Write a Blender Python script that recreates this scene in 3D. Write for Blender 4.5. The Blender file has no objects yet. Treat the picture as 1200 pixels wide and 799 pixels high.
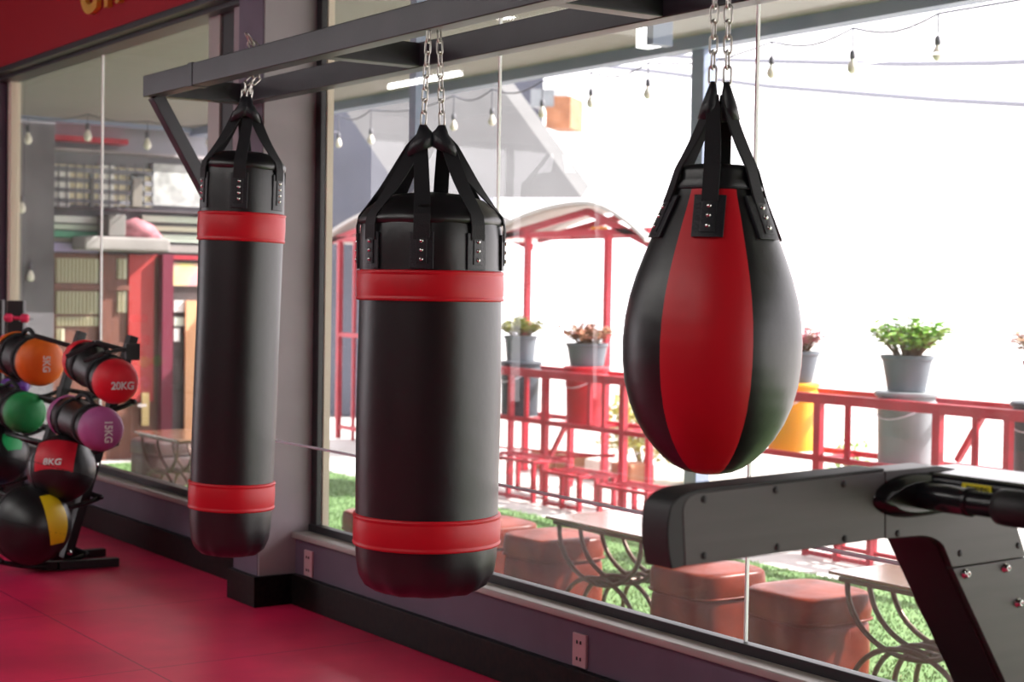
import bpy, math, random
import numpy as np
from mathutils import Vector, Matrix
random.seed(7)
sc = bpy.context.scene
COL = sc.collection
PI = math.pi
# ---------------------------------------------------------------- camera
F, H, CX, CY = 1900.0, 1.25, 600.0, 399.5
pitch = math.atan(58/1900.); roll = .016; psi = math.atan(1300/1900.)
view = Vector((-math.cos(psi), math.sin(psi), 0)); r0 = Vector((view.y, -view.x, 0))
fw = view*math.cos(pitch) - Vector((0, 0, 1))*math.sin(pitch)
u1 = r0.cross(fw); up = u1*math.cos(roll) - r0*math.sin(roll); rt = fw.cross(up)
CP = Vector((0, 0, H))
cam = bpy.data.cameras.new('camera'); co = bpy.data.objects.new('camera', cam); COL.objects.link(co)
M3 = Matrix((rt.normalized(), up.normalized(), (-fw).normalized())).transposed()
co.matrix_world = Matrix.Translation(CP) @ M3.to_4x4()
cam.sensor_width = 36; cam.lens = F/1200*36; cam.clip_start = .05; cam.clip_end = 200
cam.dof.use_dof = True; cam.dof.focus_distance = 4.2; cam.dof.aperture_fstop = 4.5
sc.camera = co
# ---------------------------------------------------------------- light
SKY, SUN, LAMP = 2.5, 12.0, 22.0
w = bpy.data.worlds.new('world'); sc.world = w; w.use_nodes = True
bg = w.node_tree.nodes['Background']; bg.inputs[0].default_value = (1, .955, .985, 1); bg.inputs[1].default_value = SKY
sl = bpy.data.lights.new('sun', 'SUN'); sl.energy = SUN; sl.angle = .01; sl.color = (1, .96, .9)
so = bpy.data.objects.new('sun', sl); COL.objects.link(so)
so.rotation_euler = Vector((-.30, -.74, -.66)).to_track_quat('-Z', 'Y').to_euler()
sc.view_settings.view_transform = 'Standard'; sc.view_settings.look = 'None'
sc.view_settings.gamma = 1; sc.view_settings.use_curve_mapping = False
sc.view_settings.exposure = 0.5
def lamp_area(name, loc, sx, sy, power, color=(1, .97, .93)):
    l = bpy.data.lights.new(name, 'AREA'); l.shape = 'RECTANGLE'; l.size = sx; l.size_y = sy; l.energy = power; l.color = color
    o = bpy.data.objects.new(name, l); COL.objects.link(o); o.location = loc; return o

# pixel on a real plane -> point of the place
def ray(x, y): return fw + rt*((x-CX)/F) - up*((y-CY)/F)
def onz(x, y, z): d = ray(x, y); return CP + d*((z-H)/d.z)
def ony(x, y, Y): d = ray(x, y); return CP + d*(Y/d.y)
def onx(x, y, X): d = ray(x, y); return CP + d*(X/d.x)
def ond(x, y, D): return CP + ray(x, y)*D

# ---------------------------------------------------------------- materials
MATS = {}
def mat(name, color, rough=.5, metal=0., noise=0., nscale=20., bump=0., bscale=60., color2=None, spec=None, emit=0., coat=0., stretch=None):
    if name in MATS: return MATS[name]
    m = bpy.data.materials.new(name); m.use_nodes = True; nt = m.node_tree; N = nt.nodes; L = nt.links
    b = N['Principled BSDF']; b.inputs['Base Color'].default_value = (*color, 1)
    b.inputs['Roughness'].default_value = rough; b.inputs['Metallic'].default_value = metal
    if spec is not None: b.inputs['Specular IOR Level'].default_value = spec
    if coat: b.inputs['Coat Weight'].default_value = coat; b.inputs['Coat Roughness'].default_value = .2
    tc = N.new('ShaderNodeTexCoord'); src = tc.outputs['Object']
    if stretch:
        mp = N.new('ShaderNodeMapping'); mp.inputs['Scale'].default_value = stretch; L.new(src, mp.inputs[0]); src = mp.outputs[0]
    if noise or color2:
        n = N.new('ShaderNodeTexNoise'); n.inputs['Scale'].default_value = nscale; n.inputs['Detail'].default_value = 5; L.new(src, n.inputs['Vector'])
        r = N.new('ShaderNodeValToRGB'); L.new(n.outputs['Fac'], r.inputs[0]); r.color_ramp.elements[0].position = .35; r.color_ramp.elements[1].position = .65
        c2 = color2 or tuple(min(1, c*(1+noise)) for c in color); c1 = color if color2 else tuple(c*(1-noise) for c in color)
        r.color_ramp.elements[0].color = (*c1, 1); r.color_ramp.elements[1].color = (*c2, 1)
        L.new(r.outputs[0], b.inputs['Base Color'])
    if bump:
        n = N.new('ShaderNodeTexNoise'); n.inputs['Scale'].default_value = bscale; n.inputs['Detail'].default_value = 4; L.new(src, n.inputs['Vector'])
        bp = N.new('ShaderNodeBump'); bp.inputs['Strength'].default_value = bump; bp.inputs['Distance'].default_value = .01
        L.new(n.outputs['Fac'], bp.inputs['Height']); L.new(bp.outputs[0], b.inputs['Normal'])
    if emit:
        b.inputs['Emission Color'].default_value = (*color, 1); b.inputs['Emission Strength'].default_value = emit
    MATS[name] = m; return m

leather = mat('black_leather', (.004, .004, .0055), .38, bump=.14, bscale=12, spec=.75)
webbing = mat('black_webbing', (.010, .010, .013), .75, bump=.2, bscale=300)
redpvc = mat('red_leather', (.60, .004, .015), .42, bump=.06, bscale=20)
patchm = mat('patch_leather', (.014, .015, .020), .4, bump=.15, bscale=150)
chrome = mat('chrome', (.75, .74, .72), .22, 1)
chainm = mat('chain_steel', (.55, .52, .48), .28, 1)
rigm = mat('rig_paint', (.030, .029, .038), .38, noise=.15, nscale=6, bump=.03, bscale=120)
wallp = mat('wall_paint', (.34, .30, .325), .6, noise=.06, nscale=4)
purple = mat('plum_paint', (.135, .098, .150), .55, noise=.08, nscale=5)
granite = mat('black_granite', (.005, .005, .006), .38, spec=.12, color2=(.014, .010, .009), nscale=45)
framem = mat('dark_frame', (.022, .020, .024), .4)
alu = mat('frame_aluminium', (.42, .38, .36), .4, .3)
cream = mat('cream_edge', (.62, .52, .42), .6)
redsteel = mat('red_steel', (.40, .010, .028), .45, noise=.12, nscale=9)
redsign = mat('red_sign', (.36, .004, .016), .6, spec=.2)
gold = mat('gold_letter', (.75, .42, .05), .4)
panelm = mat('machine_panel', (.058, .049, .048), .42, 0., noise=.10, nscale=3, bump=.04, bscale=160, stretch=(1, 1, 14))
gloss = mat('gloss_black', (.010, .010, .012), .22)
rubber = mat('black_rubber', (.012, .012, .013), .55)
webreflect = mat('web_floor_reflection', (.02, .010, .012), .45)  # red tint imitates the red floor reflected in the upright's inner side
yellow = mat('label_yellow', (.85, .68, .02), .5)
white = mat('white', (.8, .8, .78), .5)
blacksteel = mat('black_steel', (.012, .012, .014), .4)
brown = mat('brown_leather', (.15, .026, .014), .33, noise=.35, nscale=7, bump=.25, bscale=11, spec=.12)
darkleather = mat('dark_brown_leather', (.06, .03, .03), .5, noise=.2, nscale=7)
concrete = mat('pale_concrete', (.50, .48, .46), .8, noise=.1, nscale=4)
greyb = mat('grey_plastic', (.10, .12, .145), .5, noise=.12, nscale=8)
darkb = mat('dark_grey_plastic', (.035, .045, .06), .5, noise=.15, nscale=8)
paleb = mat('pale_grey_plastic', (.20, .22, .235), .5, noise=.12, nscale=8)
redb = mat('red_plastic', (.45, .008, .022), .45, noise=.1, nscale=8)
yelb = mat('yellow_plastic', (.80, .36, .005), .45)
terra = mat('maroon_pot', (.25, .05, .06), .6)
soil = mat('soil', (.05, .03, .02), .9)
def leafmat(name, c1, c2):
    m = mat(name, c1, .5, color2=c2, nscale=14); b = m.node_tree.nodes['Principled BSDF']
    b.inputs['Subsurface Weight'].default_value = 0; return m
leafg = leafmat('leaf_green', (.14, .34, .05), (.34, .52, .08))
leafy = leafmat('leaf_olive', (.25, .33, .06), (.45, .42, .10))
leafr = leafmat('leaf_red', (.42, .10, .07), (.30, .25, .12))
leafp = leafmat('leaf_pink', (.50, .10, .16), (.35, .28, .20))
stemm = mat('stem', (.22, .12, .06), .7)
woodtop = mat('table_wood', (.14, .065, .038), .16, color2=(.22, .11, .06), nscale=12, stretch=(1, 12, 1), coat=.8)
iron = mat('bronze_iron', (.10, .06, .045), .42, .5)
soffit = mat('canopy_panel', (.27, .245, .235), .7, noise=.06, nscale=30, stretch=(1, .05, 1))
canopybeam = mat('canopy_beam', (.24, .29, .42), .5)  # lightened blue, with haze over the steel put into the colour
roofm = mat('roof_sheet', (.42, .40, .38), .6, noise=.06, nscale=20)
greywall = mat('grey_plaster', (.20, .20, .22), .8, noise=.25, nscale=1.2)
bluegrey = mat('blue_grey_plaster', (.075, .082, .11), .8, noise=.2, nscale=.9)
slabm = mat('pale_slab', (.095, .095, .097), .75, noise=.12, nscale=1.5)
doorwood = mat('door_wood', (.16, .055, .035), .5, noise=.2, nscale=5, stretch=(1, 8, 1))
doorred = mat('door_red', (.38, .02, .018), .5)
curtain = mat('dark_red_cloth', (.15, .005, .03), .8)
louver = mat('louver_panel', (.62, .60, .46), .6)
creamlit = mat('cream_wall', (.78, .66, .42), .7)
greenst = mat('green_band', (.12, .42, .28), .6)
lilac = mat('lilac_band', (.42, .36, .62), .6)
palemint = mat('pale_mint', (.60, .68, .58), .6)
brick = mat('orange_brick', (.30, .13, .065), .8, noise=.2, nscale=6)
stonem = mat('pale_stone', (.68, .63, .56), .8, noise=.1, nscale=6)
cablem = mat('cable', (.10, .10, .12), .6)
steelcable = mat('steel_cable', (.72, .68, .78), .45)
bulbm = mat('bulb_glass', (.85, .80, .70), .15)

# floor: red rubber mats with faint seams and scuffs
fm = mat('red_mat', (.74, .020, .10), .34, noise=.16, nscale=2.2, bump=.05, bscale=90)
nt = fm.node_tree
br = nt.nodes.new('ShaderNodeTexBrick'); br.offset = 0; br.inputs['Scale'].default_value = 1; br.inputs['Mortar Size'].default_value = .003
br.inputs['Brick Width'].default_value = 1.0; br.inputs['Row Height'].default_value = 1.0
br.inputs['Color1'].default_value = (1, 1, 1, 1); br.inputs['Color2'].default_value = (.93, .93, .93, 1); br.inputs['Mortar'].default_value = (.45, .45, .45, 1)
tc = [n for n in nt.nodes if n.type == 'TEX_COORD'][0]; nt.links.new(tc.outputs['Object'], br.inputs['Vector'])
mx = nt.nodes.new('ShaderNodeMix'); mx.data_type = 'RGBA'; mx.blend_type = 'MULTIPLY'; mx.inputs[0].default_value = 1
rr = [n for n in nt.nodes if n.type == 'VALTORGB'][0]
nt.links.new(rr.outputs[0], mx.inputs[6]); nt.links.new(br.outputs[0], mx.inputs[7]); nt.links.new(mx.outputs[2], nt.nodes['Principled BSDF'].inputs['Base Color'])

# dusty window glass: clear + fresnel reflection + a thin smeared film of dust
def glass_mat(name, dust, seed):
    m = bpy.data.materials.new(name); m.use_nodes = True; nt = m.node_tree; N = nt.nodes; L = nt.links; N.clear()
    out = N.new('ShaderNodeOutputMaterial'); tr = N.new('ShaderNodeBsdfTransparent'); tr.inputs[0].default_value = (.97, .965, .97, 1)
    gl = N.new('ShaderNodeBsdfGlossy'); gl.inputs['Roughness'].default_value = .01
    lw_ = N.new('ShaderNodeLayerWeight'); lw_.inputs[0].default_value = .5
    pw = N.new('ShaderNodeMath'); pw.operation = 'POWER'; pw.inputs[1].default_value = 5; L.new(lw_.outputs['Facing'], pw.inputs[0])
    fr = N.new('ShaderNodeMath'); fr.operation = 'MULTIPLY_ADD'; fr.inputs[1].default_value = .90; fr.inputs[2].default_value = .07; L.new(pw.outputs[0], fr.inputs[0])
    m1 = N.new('ShaderNodeMixShader'); L.new(fr.outputs[0], m1.inputs[0]); L.new(tr.outputs[0], m1.inputs[1]); L.new(gl.outputs[0], m1.inputs[2])
    tl = N.new('ShaderNodeBsdfTranslucent'); tl.inputs[0].default_value = (.9, .92, .95, 1)
    df = N.new('ShaderNodeBsdfDiffuse'); df.inputs[0].default_value = (.8, .8, .8, 1)
    ad = N.new('ShaderNodeMixShader'); ad.inputs[0].default_value = .3; L.new(tl.outputs[0], ad.inputs[1]); L.new(df.outputs[0], ad.inputs[2])
    tcn = N.new('ShaderNodeTexCoord'); mp = N.new('ShaderNodeMapping'); mp.inputs['Location'].default_value = (seed, 0, seed); mp.inputs['Rotation'].default_value = (0, .5, 0); mp.inputs['Scale'].default_value = (2.2, 1, .9)
    n = N.new('ShaderNodeTexNoise'); n.inputs['Scale'].default_value = 2.5; n.inputs['Detail'].default_value = 6; n.inputs['Distortion'].default_value = 1.4
    L.new(tcn.outputs['Object'], mp.inputs[0]); L.new(mp.outputs[0], n.inputs['Vector'])
    mr = N.new('ShaderNodeMapRange'); mr.inputs[1].default_value = .35; mr.inputs[2].default_value = .75; mr.inputs[3].default_value = dust*.55; mr.inputs[4].default_value = dust*1.8
    L.new(n.outputs['Fac'], mr.inputs[0])
    m2 = N.new('ShaderNodeMixShader'); L.new(mr.outputs[0], m2.inputs[0]); L.new(m1.outputs[0], m2.inputs[1]); L.new(ad.outputs[0], m2.inputs[2])
    L.new(m2.outputs[0], out.inputs[0]); return m
glassR = glass_mat('window_glass', .032, 3.0)
glassL = glass_mat('window_glass_left', .025, 9.0)

# ---------------------------------------------------------------- mesh helpers
class MB:
    def __init__(s): s.v = []; s.f = []
    def add(s, vs, fs):
        o = len(s.v); s.v += [tuple(v) for v in vs]; s.f += [tuple(i+o for i in f) for f in fs]; return s
    def box(s, a, b):
        x0, y0, z0 = [min(a[i], b[i]) for i in range(3)]; x1, y1, z1 = [max(a[i], b[i]) for i in range(3)]
        return s.add([(x0,y0,z0),(x1,y0,z0),(x1,y1,z0),(x0,y1,z0),(x0,y0,z1),(x1,y0,z1),(x1,y1,z1),(x0,y1,z1)],
                     [(0,3,2,1),(4,5,6,7),(0,1,5,4),(1,2,6,5),(2,3,7,6),(3,0,4,7)])
    def bar(s, a, b, wd, ht, side=None):
        a, b = Vector(a), Vector(b); d = (b-a).normalized()
        sd = Vector(side) if side else (Vector((0,0,1)).cross(d) if abs(d.z) < .99 else Vector((1,0,0)))
        sd = (sd - d*sd.dot(d)).normalized(); n = d.cross(sd)
        vs = [p + sd*(wd/2*i) + n*(ht/2*j) for p in (a, b) for i, j in ((-1,-1),(1,-1),(1,1),(-1,1))]
        return s.add(vs, [(0,3,2,1),(4,5,6,7),(0,1,5,4),(1,2,6,5),(2,3,7,6),(3,0,4,7)])
    def tube(s, pts, r, n=10, closed=False):
        pts = [Vector(p) for p in pts]; m = len(pts); rings = []; prev = None
        for i, p in enumerate(pts):
            if closed: d = (pts[(i+1) % m]-pts[i-1]).normalized()
            else: d = (pts[min(i+1, m-1)]-pts[max(i-1, 0)]).normalized()
            if prev is None:
                a = Vector((0,0,1)) if abs(d.z) < .9 else Vector((1,0,0)); prev = (a - d*a.dot(d)).normalized()
            else: prev = (prev - d*prev.dot(d)).normalized()
            q = d.cross(prev); rr = r[i] if isinstance(r, (list, tuple)) else r
            rings.append([p + (prev*math.cos(t)+q*math.sin(t))*rr for t in [2*PI*k/n for k in range(n)]])
        fs = [];
        for i in range(m if closed else m-1):
            j = (i+1) % m
            for k in range(n): fs.append((i*n+k, i*n+(k+1) % n, j*n+(k+1) % n, j*n+k))
        if not closed: fs += [tuple(range(n-1, -1, -1)), tuple((m-1)*n+k for k in range(n))]
        return s.add([v for r_ in rings for v in r_], fs)
    def lathe(s, prof, c=(0,0,0), n=48, axis=None, cap=True, wob=None, a0=0, a1=2*PI):
        c = Vector(c); full = abs(a1-a0-2*PI) < 1e-6; m = n if full else n+1
        if axis is None: X, Y, Z = Vector((1,0,0)), Vector((0,1,0)), Vector((0,0,1))
        else:
            Z = Vector(axis).normalized(); a = Vector((0,0,1)) if abs(Z.z) < .9 else Vector((1,0,0)); X = (a-Z*a.dot(Z)).normalized(); Y = Z.cross(X)
        vs = []; fs = []
        for i, (r, z) in enumerate(prof):
            for k in range(m):
                t = a0+(a1-a0)*k/n; q = r*(wob(t, i, z) if wob else 1)
                vs.append(c + X*(q*math.cos(t)) + Y*(q*math.sin(t)) + Z*z)
        for i in range(len(prof)-1):
            for k in range(n if full else m-1):
                k2 = (k+1) % m; fs.append((i*m+k, i*m+k2, (i+1)*m+k2, (i+1)*m+k))
        if cap and full:
            if prof[0][0] > 1e-5: fs.append(tuple(range(m-1, -1, -1)))
            if prof[-1][0] > 1e-5: fs.append(tuple((len(prof)-1)*m+k for k in range(m)))
        return s.add(vs, fs)
    def prism(s, poly, off):
        n = len(poly); off = Vector(off); vs = [Vector(p) for p in poly] + [Vector(p)+off for p in poly]
        return s.add(vs, [tuple(range(n)), tuple(range(2*n-1, n-1, -1))] + [(i, i+n, (i+1) % n+n, (i+1) % n) for i in range(n)])
    def ribbon(s, pts, sides, wd, th):
        # flat strap: pts centre line, sides unit vectors across, wd widths
        vs = []; n = len(pts)
        for i in range(n):
            p = Vector(pts[i]); d = (Vector(pts[min(i+1,n-1)])-Vector(pts[max(i-1,0)])).normalized(); sd = Vector(sides[i]); sd = (sd-d*sd.dot(d)).normalized(); nn = d.cross(sd)
            ww = wd[i] if isinstance(wd, (list, tuple)) else wd
            vs += [p-sd*ww/2-nn*th/2, p+sd*ww/2-nn*th/2, p+sd*ww/2+nn*th/2, p-sd*ww/2+nn*th/2]
        fs = [(3,2,1,0), tuple((n-1)*4+k for k in range(4))]
        for i in range(n-1):
            for k in range(4): fs.append((i*4+k, i*4+(k+1) % 4, (i+1)*4+(k+1) % 4, (i+1)*4+k))
        return s.add(vs, fs)
def fixn(me):
    import bmesh
    bm = bmesh.new(); bm.from_mesh(me); bmesh.ops.recalc_face_normals(bm, faces=bm.faces); bm.to_mesh(me); bm.free()
def build(name, mb, m, parent=None, smooth=False, bevel=0, origin=None, seg=2, subd=0, fix=True):
    me = bpy.data.meshes.new(name)
    vs = mb.v
    if parent is not None and origin is None: origin = WORLD.get(parent.name, Vector((0,0,0)))
    org = Vector(origin) if origin is not None else Vector((0,0,0))
    me.from_pydata([tuple(Vector(v)-org) for v in vs], [], mb.f); me.validate()
    if fix: fixn(me)
    if smooth: me.polygons.foreach_set('use_smooth', [True]*len(me.polygons))
    me.materials.append(m); o = bpy.data.objects.new(name, me); COL.objects.link(o)
    if parent is not None:
        o.parent = parent; po = WORLD.get(parent.name, Vector((0,0,0))); o.location = org-po
    else: o.location = org
    WORLD[o.name] = org
    if bevel:
        b = o.modifiers.new('bevel', 'BEVEL'); b.width = bevel; b.segments = seg; b.limit_method = 'ANGLE'; b.angle_limit = .6
        me.polygons.foreach_set('use_smooth', [True]*len(me.polygons))
        wn = o.modifiers.new('wn', 'WEIGHTED_NORMAL'); wn.keep_sharp = True
    if subd:
        b = o.modifiers.new('sub', 'SUBSURF'); b.levels = subd; b.render_levels = subd
    return o
WORLD = {}
def thing(name, label, cat, loc, group=None):
    o = bpy.data.objects.new(name, None); COL.objects.link(o); o.location = loc; o.empty_display_size = .1
    o['label'] = label; o['category'] = cat
    if group: o['group'] = group
    WORLD[o.name] = Vector(loc); return o
def tag(o, label, cat, group=None, kind=None):
    if label: o['label'] = label
    if cat: o['category'] = cat
    if group: o['group'] = group
    if kind: o['kind'] = kind
    return o
def struct(name, mb, m, parent=None, **k):
    o = build(name, mb, m, parent, **k)
    if parent is None: o['kind'] = 'structure'
    return o
def dup(root, loc, label=None, scale=None, rotz=None):
    r = root.copy(); COL.objects.link(r); r.location = loc
    if scale is not None: r.scale = scale
    if rotz is not None: r.rotation_euler = (0, 0, rotz)
    if label: r['label'] = label
    WORLD[r.name] = Vector(loc)
    for ch in list(root.children):
        c = ch.copy(); COL.objects.link(c); c.parent = r
        for g in ch.children:
            d = g.copy(); COL.objects.link(d); d.parent = c
    return r
def text_mesh(name, body, size, m, parent, pos, xdir, updir, depth=.002, align='CENTER', spacing=1.0, sx=1.0):
    cu = bpy.data.curves.new(name, 'FONT'); cu.body = body; cu.size = size; cu.extrude = depth; cu.align_x = align; cu.align_y = 'CENTER'; cu.space_character = spacing; cu.offset = size*.02
    t = bpy.data.objects.new(name+'_tmp', cu); COL.objects.link(t); dg = bpy.context.evaluated_depsgraph_get()
    me = bpy.data.meshes.new_from_object(t.evaluated_get(dg)); bpy.data.objects.remove(t)
    X = Vector(xdir).normalized(); U = Vector(updir); U = (U-X*U.dot(X)).normalized(); Z = X.cross(U)
    mm = Matrix((X*sx, U, Z)).transposed().to_4x4()
    po = WORLD.get(parent.name, Vector((0,0,0))) if parent else Vector((0,0,0))
    mm.translation = Vector(pos)-po; me.transform(mm); me.materials.clear(); me.materials.append(m)
    o = bpy.data.objects.new(name, me); COL.objects.link(o); o.parent = parent; return o

# ================================================================= the room
YW, YG, YO = 2.92, 3.0, 3.035      # inner wall face, glass plane, outer wall face
XR = 6.5; XL = -13.2; YB = -5.0; ZC = 3.2
struct('floor', MB().box((XL, YB, -.1), (XR, YW, 0)), fm)
ceil = struct('ceiling', MB().box((XL, YB, ZC), (XR, YO, ZC+.1)), mat('ceiling_paint', (.05, .05, .055), .8))
struct('wall_back', MB().box((XL, YB-.1, 0), (XR, YB, ZC)), mat('back_wall_paint', (.045, .04, .045), .7))
wlf = MB(); wlf.box((XL-.1, YB-.1, -.1), (XL, -4.2, ZC)); wlf.box((XL-.1, -.7, -.1), (XL, YO, ZC)); wlf.box((XL-.1, -4.2, 2.7), (XL, -.7, ZC)); wlf.box((XL-.1, -4.2, -.1), (XL, -.7, .1))
struct('wall_left', wlf, wallp)
w3 = MB()
for y in (-4.2, -3.03, -1.87, -.76): w3.box((XL-.07, y, .1), (XL-.01, y+.06, 2.7))
w3.box((XL-.07, -4.2, .1), (XL-.01, -.7, .16)); w3.box((XL-.07, -4.2, 2.64), (XL-.01, -.7, 2.7))
f3 = struct('window_added', w3, framem)  # unseen window added so daylight reaches the floor and bags
for y in (-4.14, -2.97, -1.81): build('pane', MB().add([(XL-.04, y, .16), (XL-.04, y+1.1, .16), (XL-.04, y+1.1, 2.64), (XL-.04, y, 2.64)], [(0,1,2,3)]), glassR, f3)
struct('wall_right', MB().box((XR, YB-.1, 0), (XR+.1, YO, ZC)), MATS['back_wall_paint'])
# window wall: piers, sills, lintels
SZ = .30   # glass bottom
wl = MB()
wl.box((XL, YW, -.3), (-9.70, YO, ZC))                   # pier left of the left window
wl.box((-9.70, YW, -.3), (-5.99, YO, .265))              # low wall under left window
wl.box((-5.99, YW, -.3), (XR, YO, .265))                 # low wall under right window
wl.box((-9.70, YW, 2.50), (-6.0, YO, ZC))                # lintel over left window
wl.box((-6.0, YW, 2.62), (XR, YO, ZC))                   # lintel over right window
struct('wall_front', wl, purple)
struct('wall_column', MB().box((-5.99, 2.76, 0), (-5.765, YO, ZC)), wallp, bevel=.004)  # paler than the front: window light on the side put into the colour
struct('column_front_unlit', MB().box((-5.992, 2.757, .12), (-5.772, 2.7605, ZC)), purple)  # plum sheet keeps the unlit column front darker than its side
struct('baseboard_left', MB().box((XL, 2.895, 0), (-6.0, YW+.01, .12)), granite, bevel=.003)
bc = MB(); bc.box((-6.005, 2.735, 0), (-5.75, YW, .12)); struct('baseboard_column', bc, granite, bevel=.003)
struct('baseboard_right', MB().box((-5.75, 2.895, 0), (XR, YW+.01, .12)), granite, bevel=.003)
struct('trim_2', MB().box((-5.765, 2.90, .262), (XR, 2.975, .285)), alu, bevel=.004)
struct('trim_3', MB().box((-9.70, 2.90, .262), (-5.99, 2.975, .285)), alu, bevel=.004)
# right window
w1 = MB(); w1.box((-5.765, 2.975, .27), (XR, 3.012, .312)); w1.box((-5.765, 2.985, .3), (-5.72, 3.01, 2.62)); w1.box((-5.765, 2.97, 2.55), (XR, 3.02, 2.62))
fr = struct('window_1', w1, framem, bevel=.003)
joints = [-5.72, -4.48, -3.24, -2.0, -.76, .48, 1.72, 2.96, 4.2, 5.44, XR]
for a, b in zip(joints[:-1], joints[1:]):
    build('pane', MB().add([(a+.003, YG, .31), (b-.003, YG, .31), (b-.003, YG, 2.56), (a+.003, YG, 2.56)], [(0,1,2,3)]), glassR, fr)
for j in joints[1:-1]:
    build('glass_joint', MB().box((j-.003, YG-.005, .31), (j+.003, YG+.005, 2.56)), mat('joint_silicone', (.95, .95, .96), .25), fr)
struct('trim_4', MB().box((-5.735, 3.011, .25), (-5.712, YO+.003, 2.6)), cream)
# left window
w2 = MB(); w2.box((-9.70, 2.965, .27), (-6.5, 3.02, .315)); w2.box((-9.70, 2.965, .3), (-9.66, 3.02, 2.5)); w2.box((-9.70, 2.90, 2.44), (-5.99, 3.02, 2.5)); w2.box((-6.62, 2.965, .3), (-6.50, 3.02, 2.5))
fr2 = struct('window_2', w2, framem, bevel=.003)
struct('trim_5', MB().box((-9.66, 2.965, .3), (-9.60, 3.02, 2.45)), cream)
struct('trim_6', MB().box((-6.74, 2.955, .3), (-6.62, 3.02, 2.45)), alu)
struct('trim_7', MB().box((-6.42, 2.93, .265), (-5.99, YO, 2.62)), wallp)
for a, b in ((-9.6, -8.18), (-8.18, -6.74)):
    build('pane', MB().add([(a+.003, YG, .31), (b-.003, YG, .31), (b-.003, YG, 2.45), (a+.003, YG, 2.45)], [(0,1,2,3)]), glassL, fr2)
build('glass_joint', MB().box((-8.186, YG-.005, .31), (-8.174, YG+.005, 2.45)), MATS['joint_silicone'], fr2)

# ceiling lamps (LED tubes and round downlights of the hall)
tubem = mat('lamp_tube', (1, .98, .95), emit=LAMP)
def tube_light(x, y, lab):
    t = thing('ceiling_tube_light', lab, 'ceiling light', (x, y, ZC), 'tube lights on the hall ceiling')
    build('housing', MB().box((x-.62, y-.04, ZC-.05), (x+.62, y+.04, ZC)), white, t, bevel=.005)
    build('tube', MB().tube([(x-.6, y, ZC-.075), (x+.6, y, ZC-.075)], .028, 12), tubem, t, smooth=True)
rowname = lambda y: 'in the row nearer the windows' if y > -2 else 'in the row nearer the back wall'
colname = lambda x: {-12.5: 'at the far left end', -8.6: 'above the gear rack side', -6: 'opposite the column', -3.4: 'opposite the wide punching bag', -.8: 'opposite the treadmill'}[x]
for x, y in ((-12.5, -1.55), (-8.6, -1.0), (-6, -1.0), (-3.4, -1.0), (-.8, -1.0), (-8.6, -3.6), (-6, -3.6), (-3.4, -3.6), (-.8, -3.6)):
    tube_light(x, y, f'white ceiling tube light {rowname(y)}, {colname(x)}')
for x, y, lb in ((-9.5, -.38, 'round white ceiling downlight toward the left window'), (-11.3, -.2, 'round white ceiling downlight beyond the gear rack')):
    t = thing('ceiling_downlight', lb, 'ceiling light', (x, y, ZC), 'round downlights on the hall ceiling')
    build('ring', MB().lathe([(.085, ZC), (.09, ZC-.03), (.10, ZC-.035), (.11, ZC-.03), (.11, ZC)], (x, y, 0), 32, cap=False), white, t, smooth=True)
    build('diffuser', MB().lathe([(.001, ZC-.028), (.09, ZC-.028)], (x, y, 0), 32, cap=False), tubem, t)
for x, y in ((-5, .8), (-2.2, .8), (-8, .8)):
    a = lamp_area('hall_fill', (x, y-1.6, ZC-.12), 2.2, 1.2, 17)  # added area fill to brighten the floor, no fitting of its own

# ================================================================= rig
rig = thing('hanging_rig', 'dark grey square-tube hanging rig fixed to the column, carrying three punching bags', 'bag rig', (-5.9, 2.76, 1.97))
ZB, ZT = 1.965, 2.045
build('front_beam', MB().box((-5.90, 2.32, ZB), (XR, 2.38, ZT)), rigm, rig, bevel=.004)
build('rear_beam', MB().box((-5.90, 2.695, ZB), (XR, 2.757, ZT)), rigm, rig, bevel=.004)
for x in (-5.87, -4.52, -3.30, -2.08, -.86): build('cross_beam', MB().box((x-.03, 2.379, ZB+.002), (x+.03, 2.696, ZT-.002)), rigm, rig, bevel=.003)
build('brace', MB().bar((-5.87, 2.36, 1.97), (-5.87, 2.735, 1.345), .05, .05, side=(1, 0, 0)), rigm, rig, bevel=.003)
build('wall_plate', MB().box((-5.93, 2.742, 1.27), (-5.81, 2.76, 1.43)), rigm, rig, bevel=.003)
for x in (-5.45,): build('weld_collar', MB().box((x-.02, 2.317, ZB-.003), (x+.02, 2.383, ZT+.003)), rigm, rig, bevel=.003)

# ================================================================= punching bags
def link_mesh():
    mb = MB(); L_, W_, r = .012, .0085, .0027; pts = []
    for k in range(9): t = -PI/2+PI*k/8; pts.append((W_*math.sin(t), 0, L_+W_*math.cos(t)))
    for k in range(9): t = -PI/2+PI*k/8; pts.append((-W_*math.sin(t), 0, -L_-W_*math.cos(t)))
    mb.tube(pts, r, 8, closed=True); return mb
_lk = None
def chain(pts, label, group):
    """links along a polyline; every link is a part"""
    global _lk
    a = Vector(pts[0]); t = thing('chain', label, 'chain', a, group)
    segs = [(Vector(pts[i]), Vector(pts[i+1])) for i in range(len(pts)-1)]; k = 0
    for p, q in segs:
        n = max(1, round((q-p).length/.0315)); d = (q-p).normalized()
        for i in range(n):
            c = p.lerp(q, (i+.5)/n)
            if _lk is None:
                o = build('link', link_mesh(), chainm, None, smooth=True); _lk = o
            else: o = _lk.copy(); COL.objects.link(o)
            o.parent = t; o.location = c-a
            rot = d.to_track_quat('Z', 'Y').to_matrix() @ Matrix.Rotation(.5+(k % 2)*PI/2, 3, 'Z')
            o.rotation_euler = rot.to_euler(); k += 1
    return t
def tocam(c):
    d = Vector((-c.x, -c.y, 0)).normalized(); return d
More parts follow.
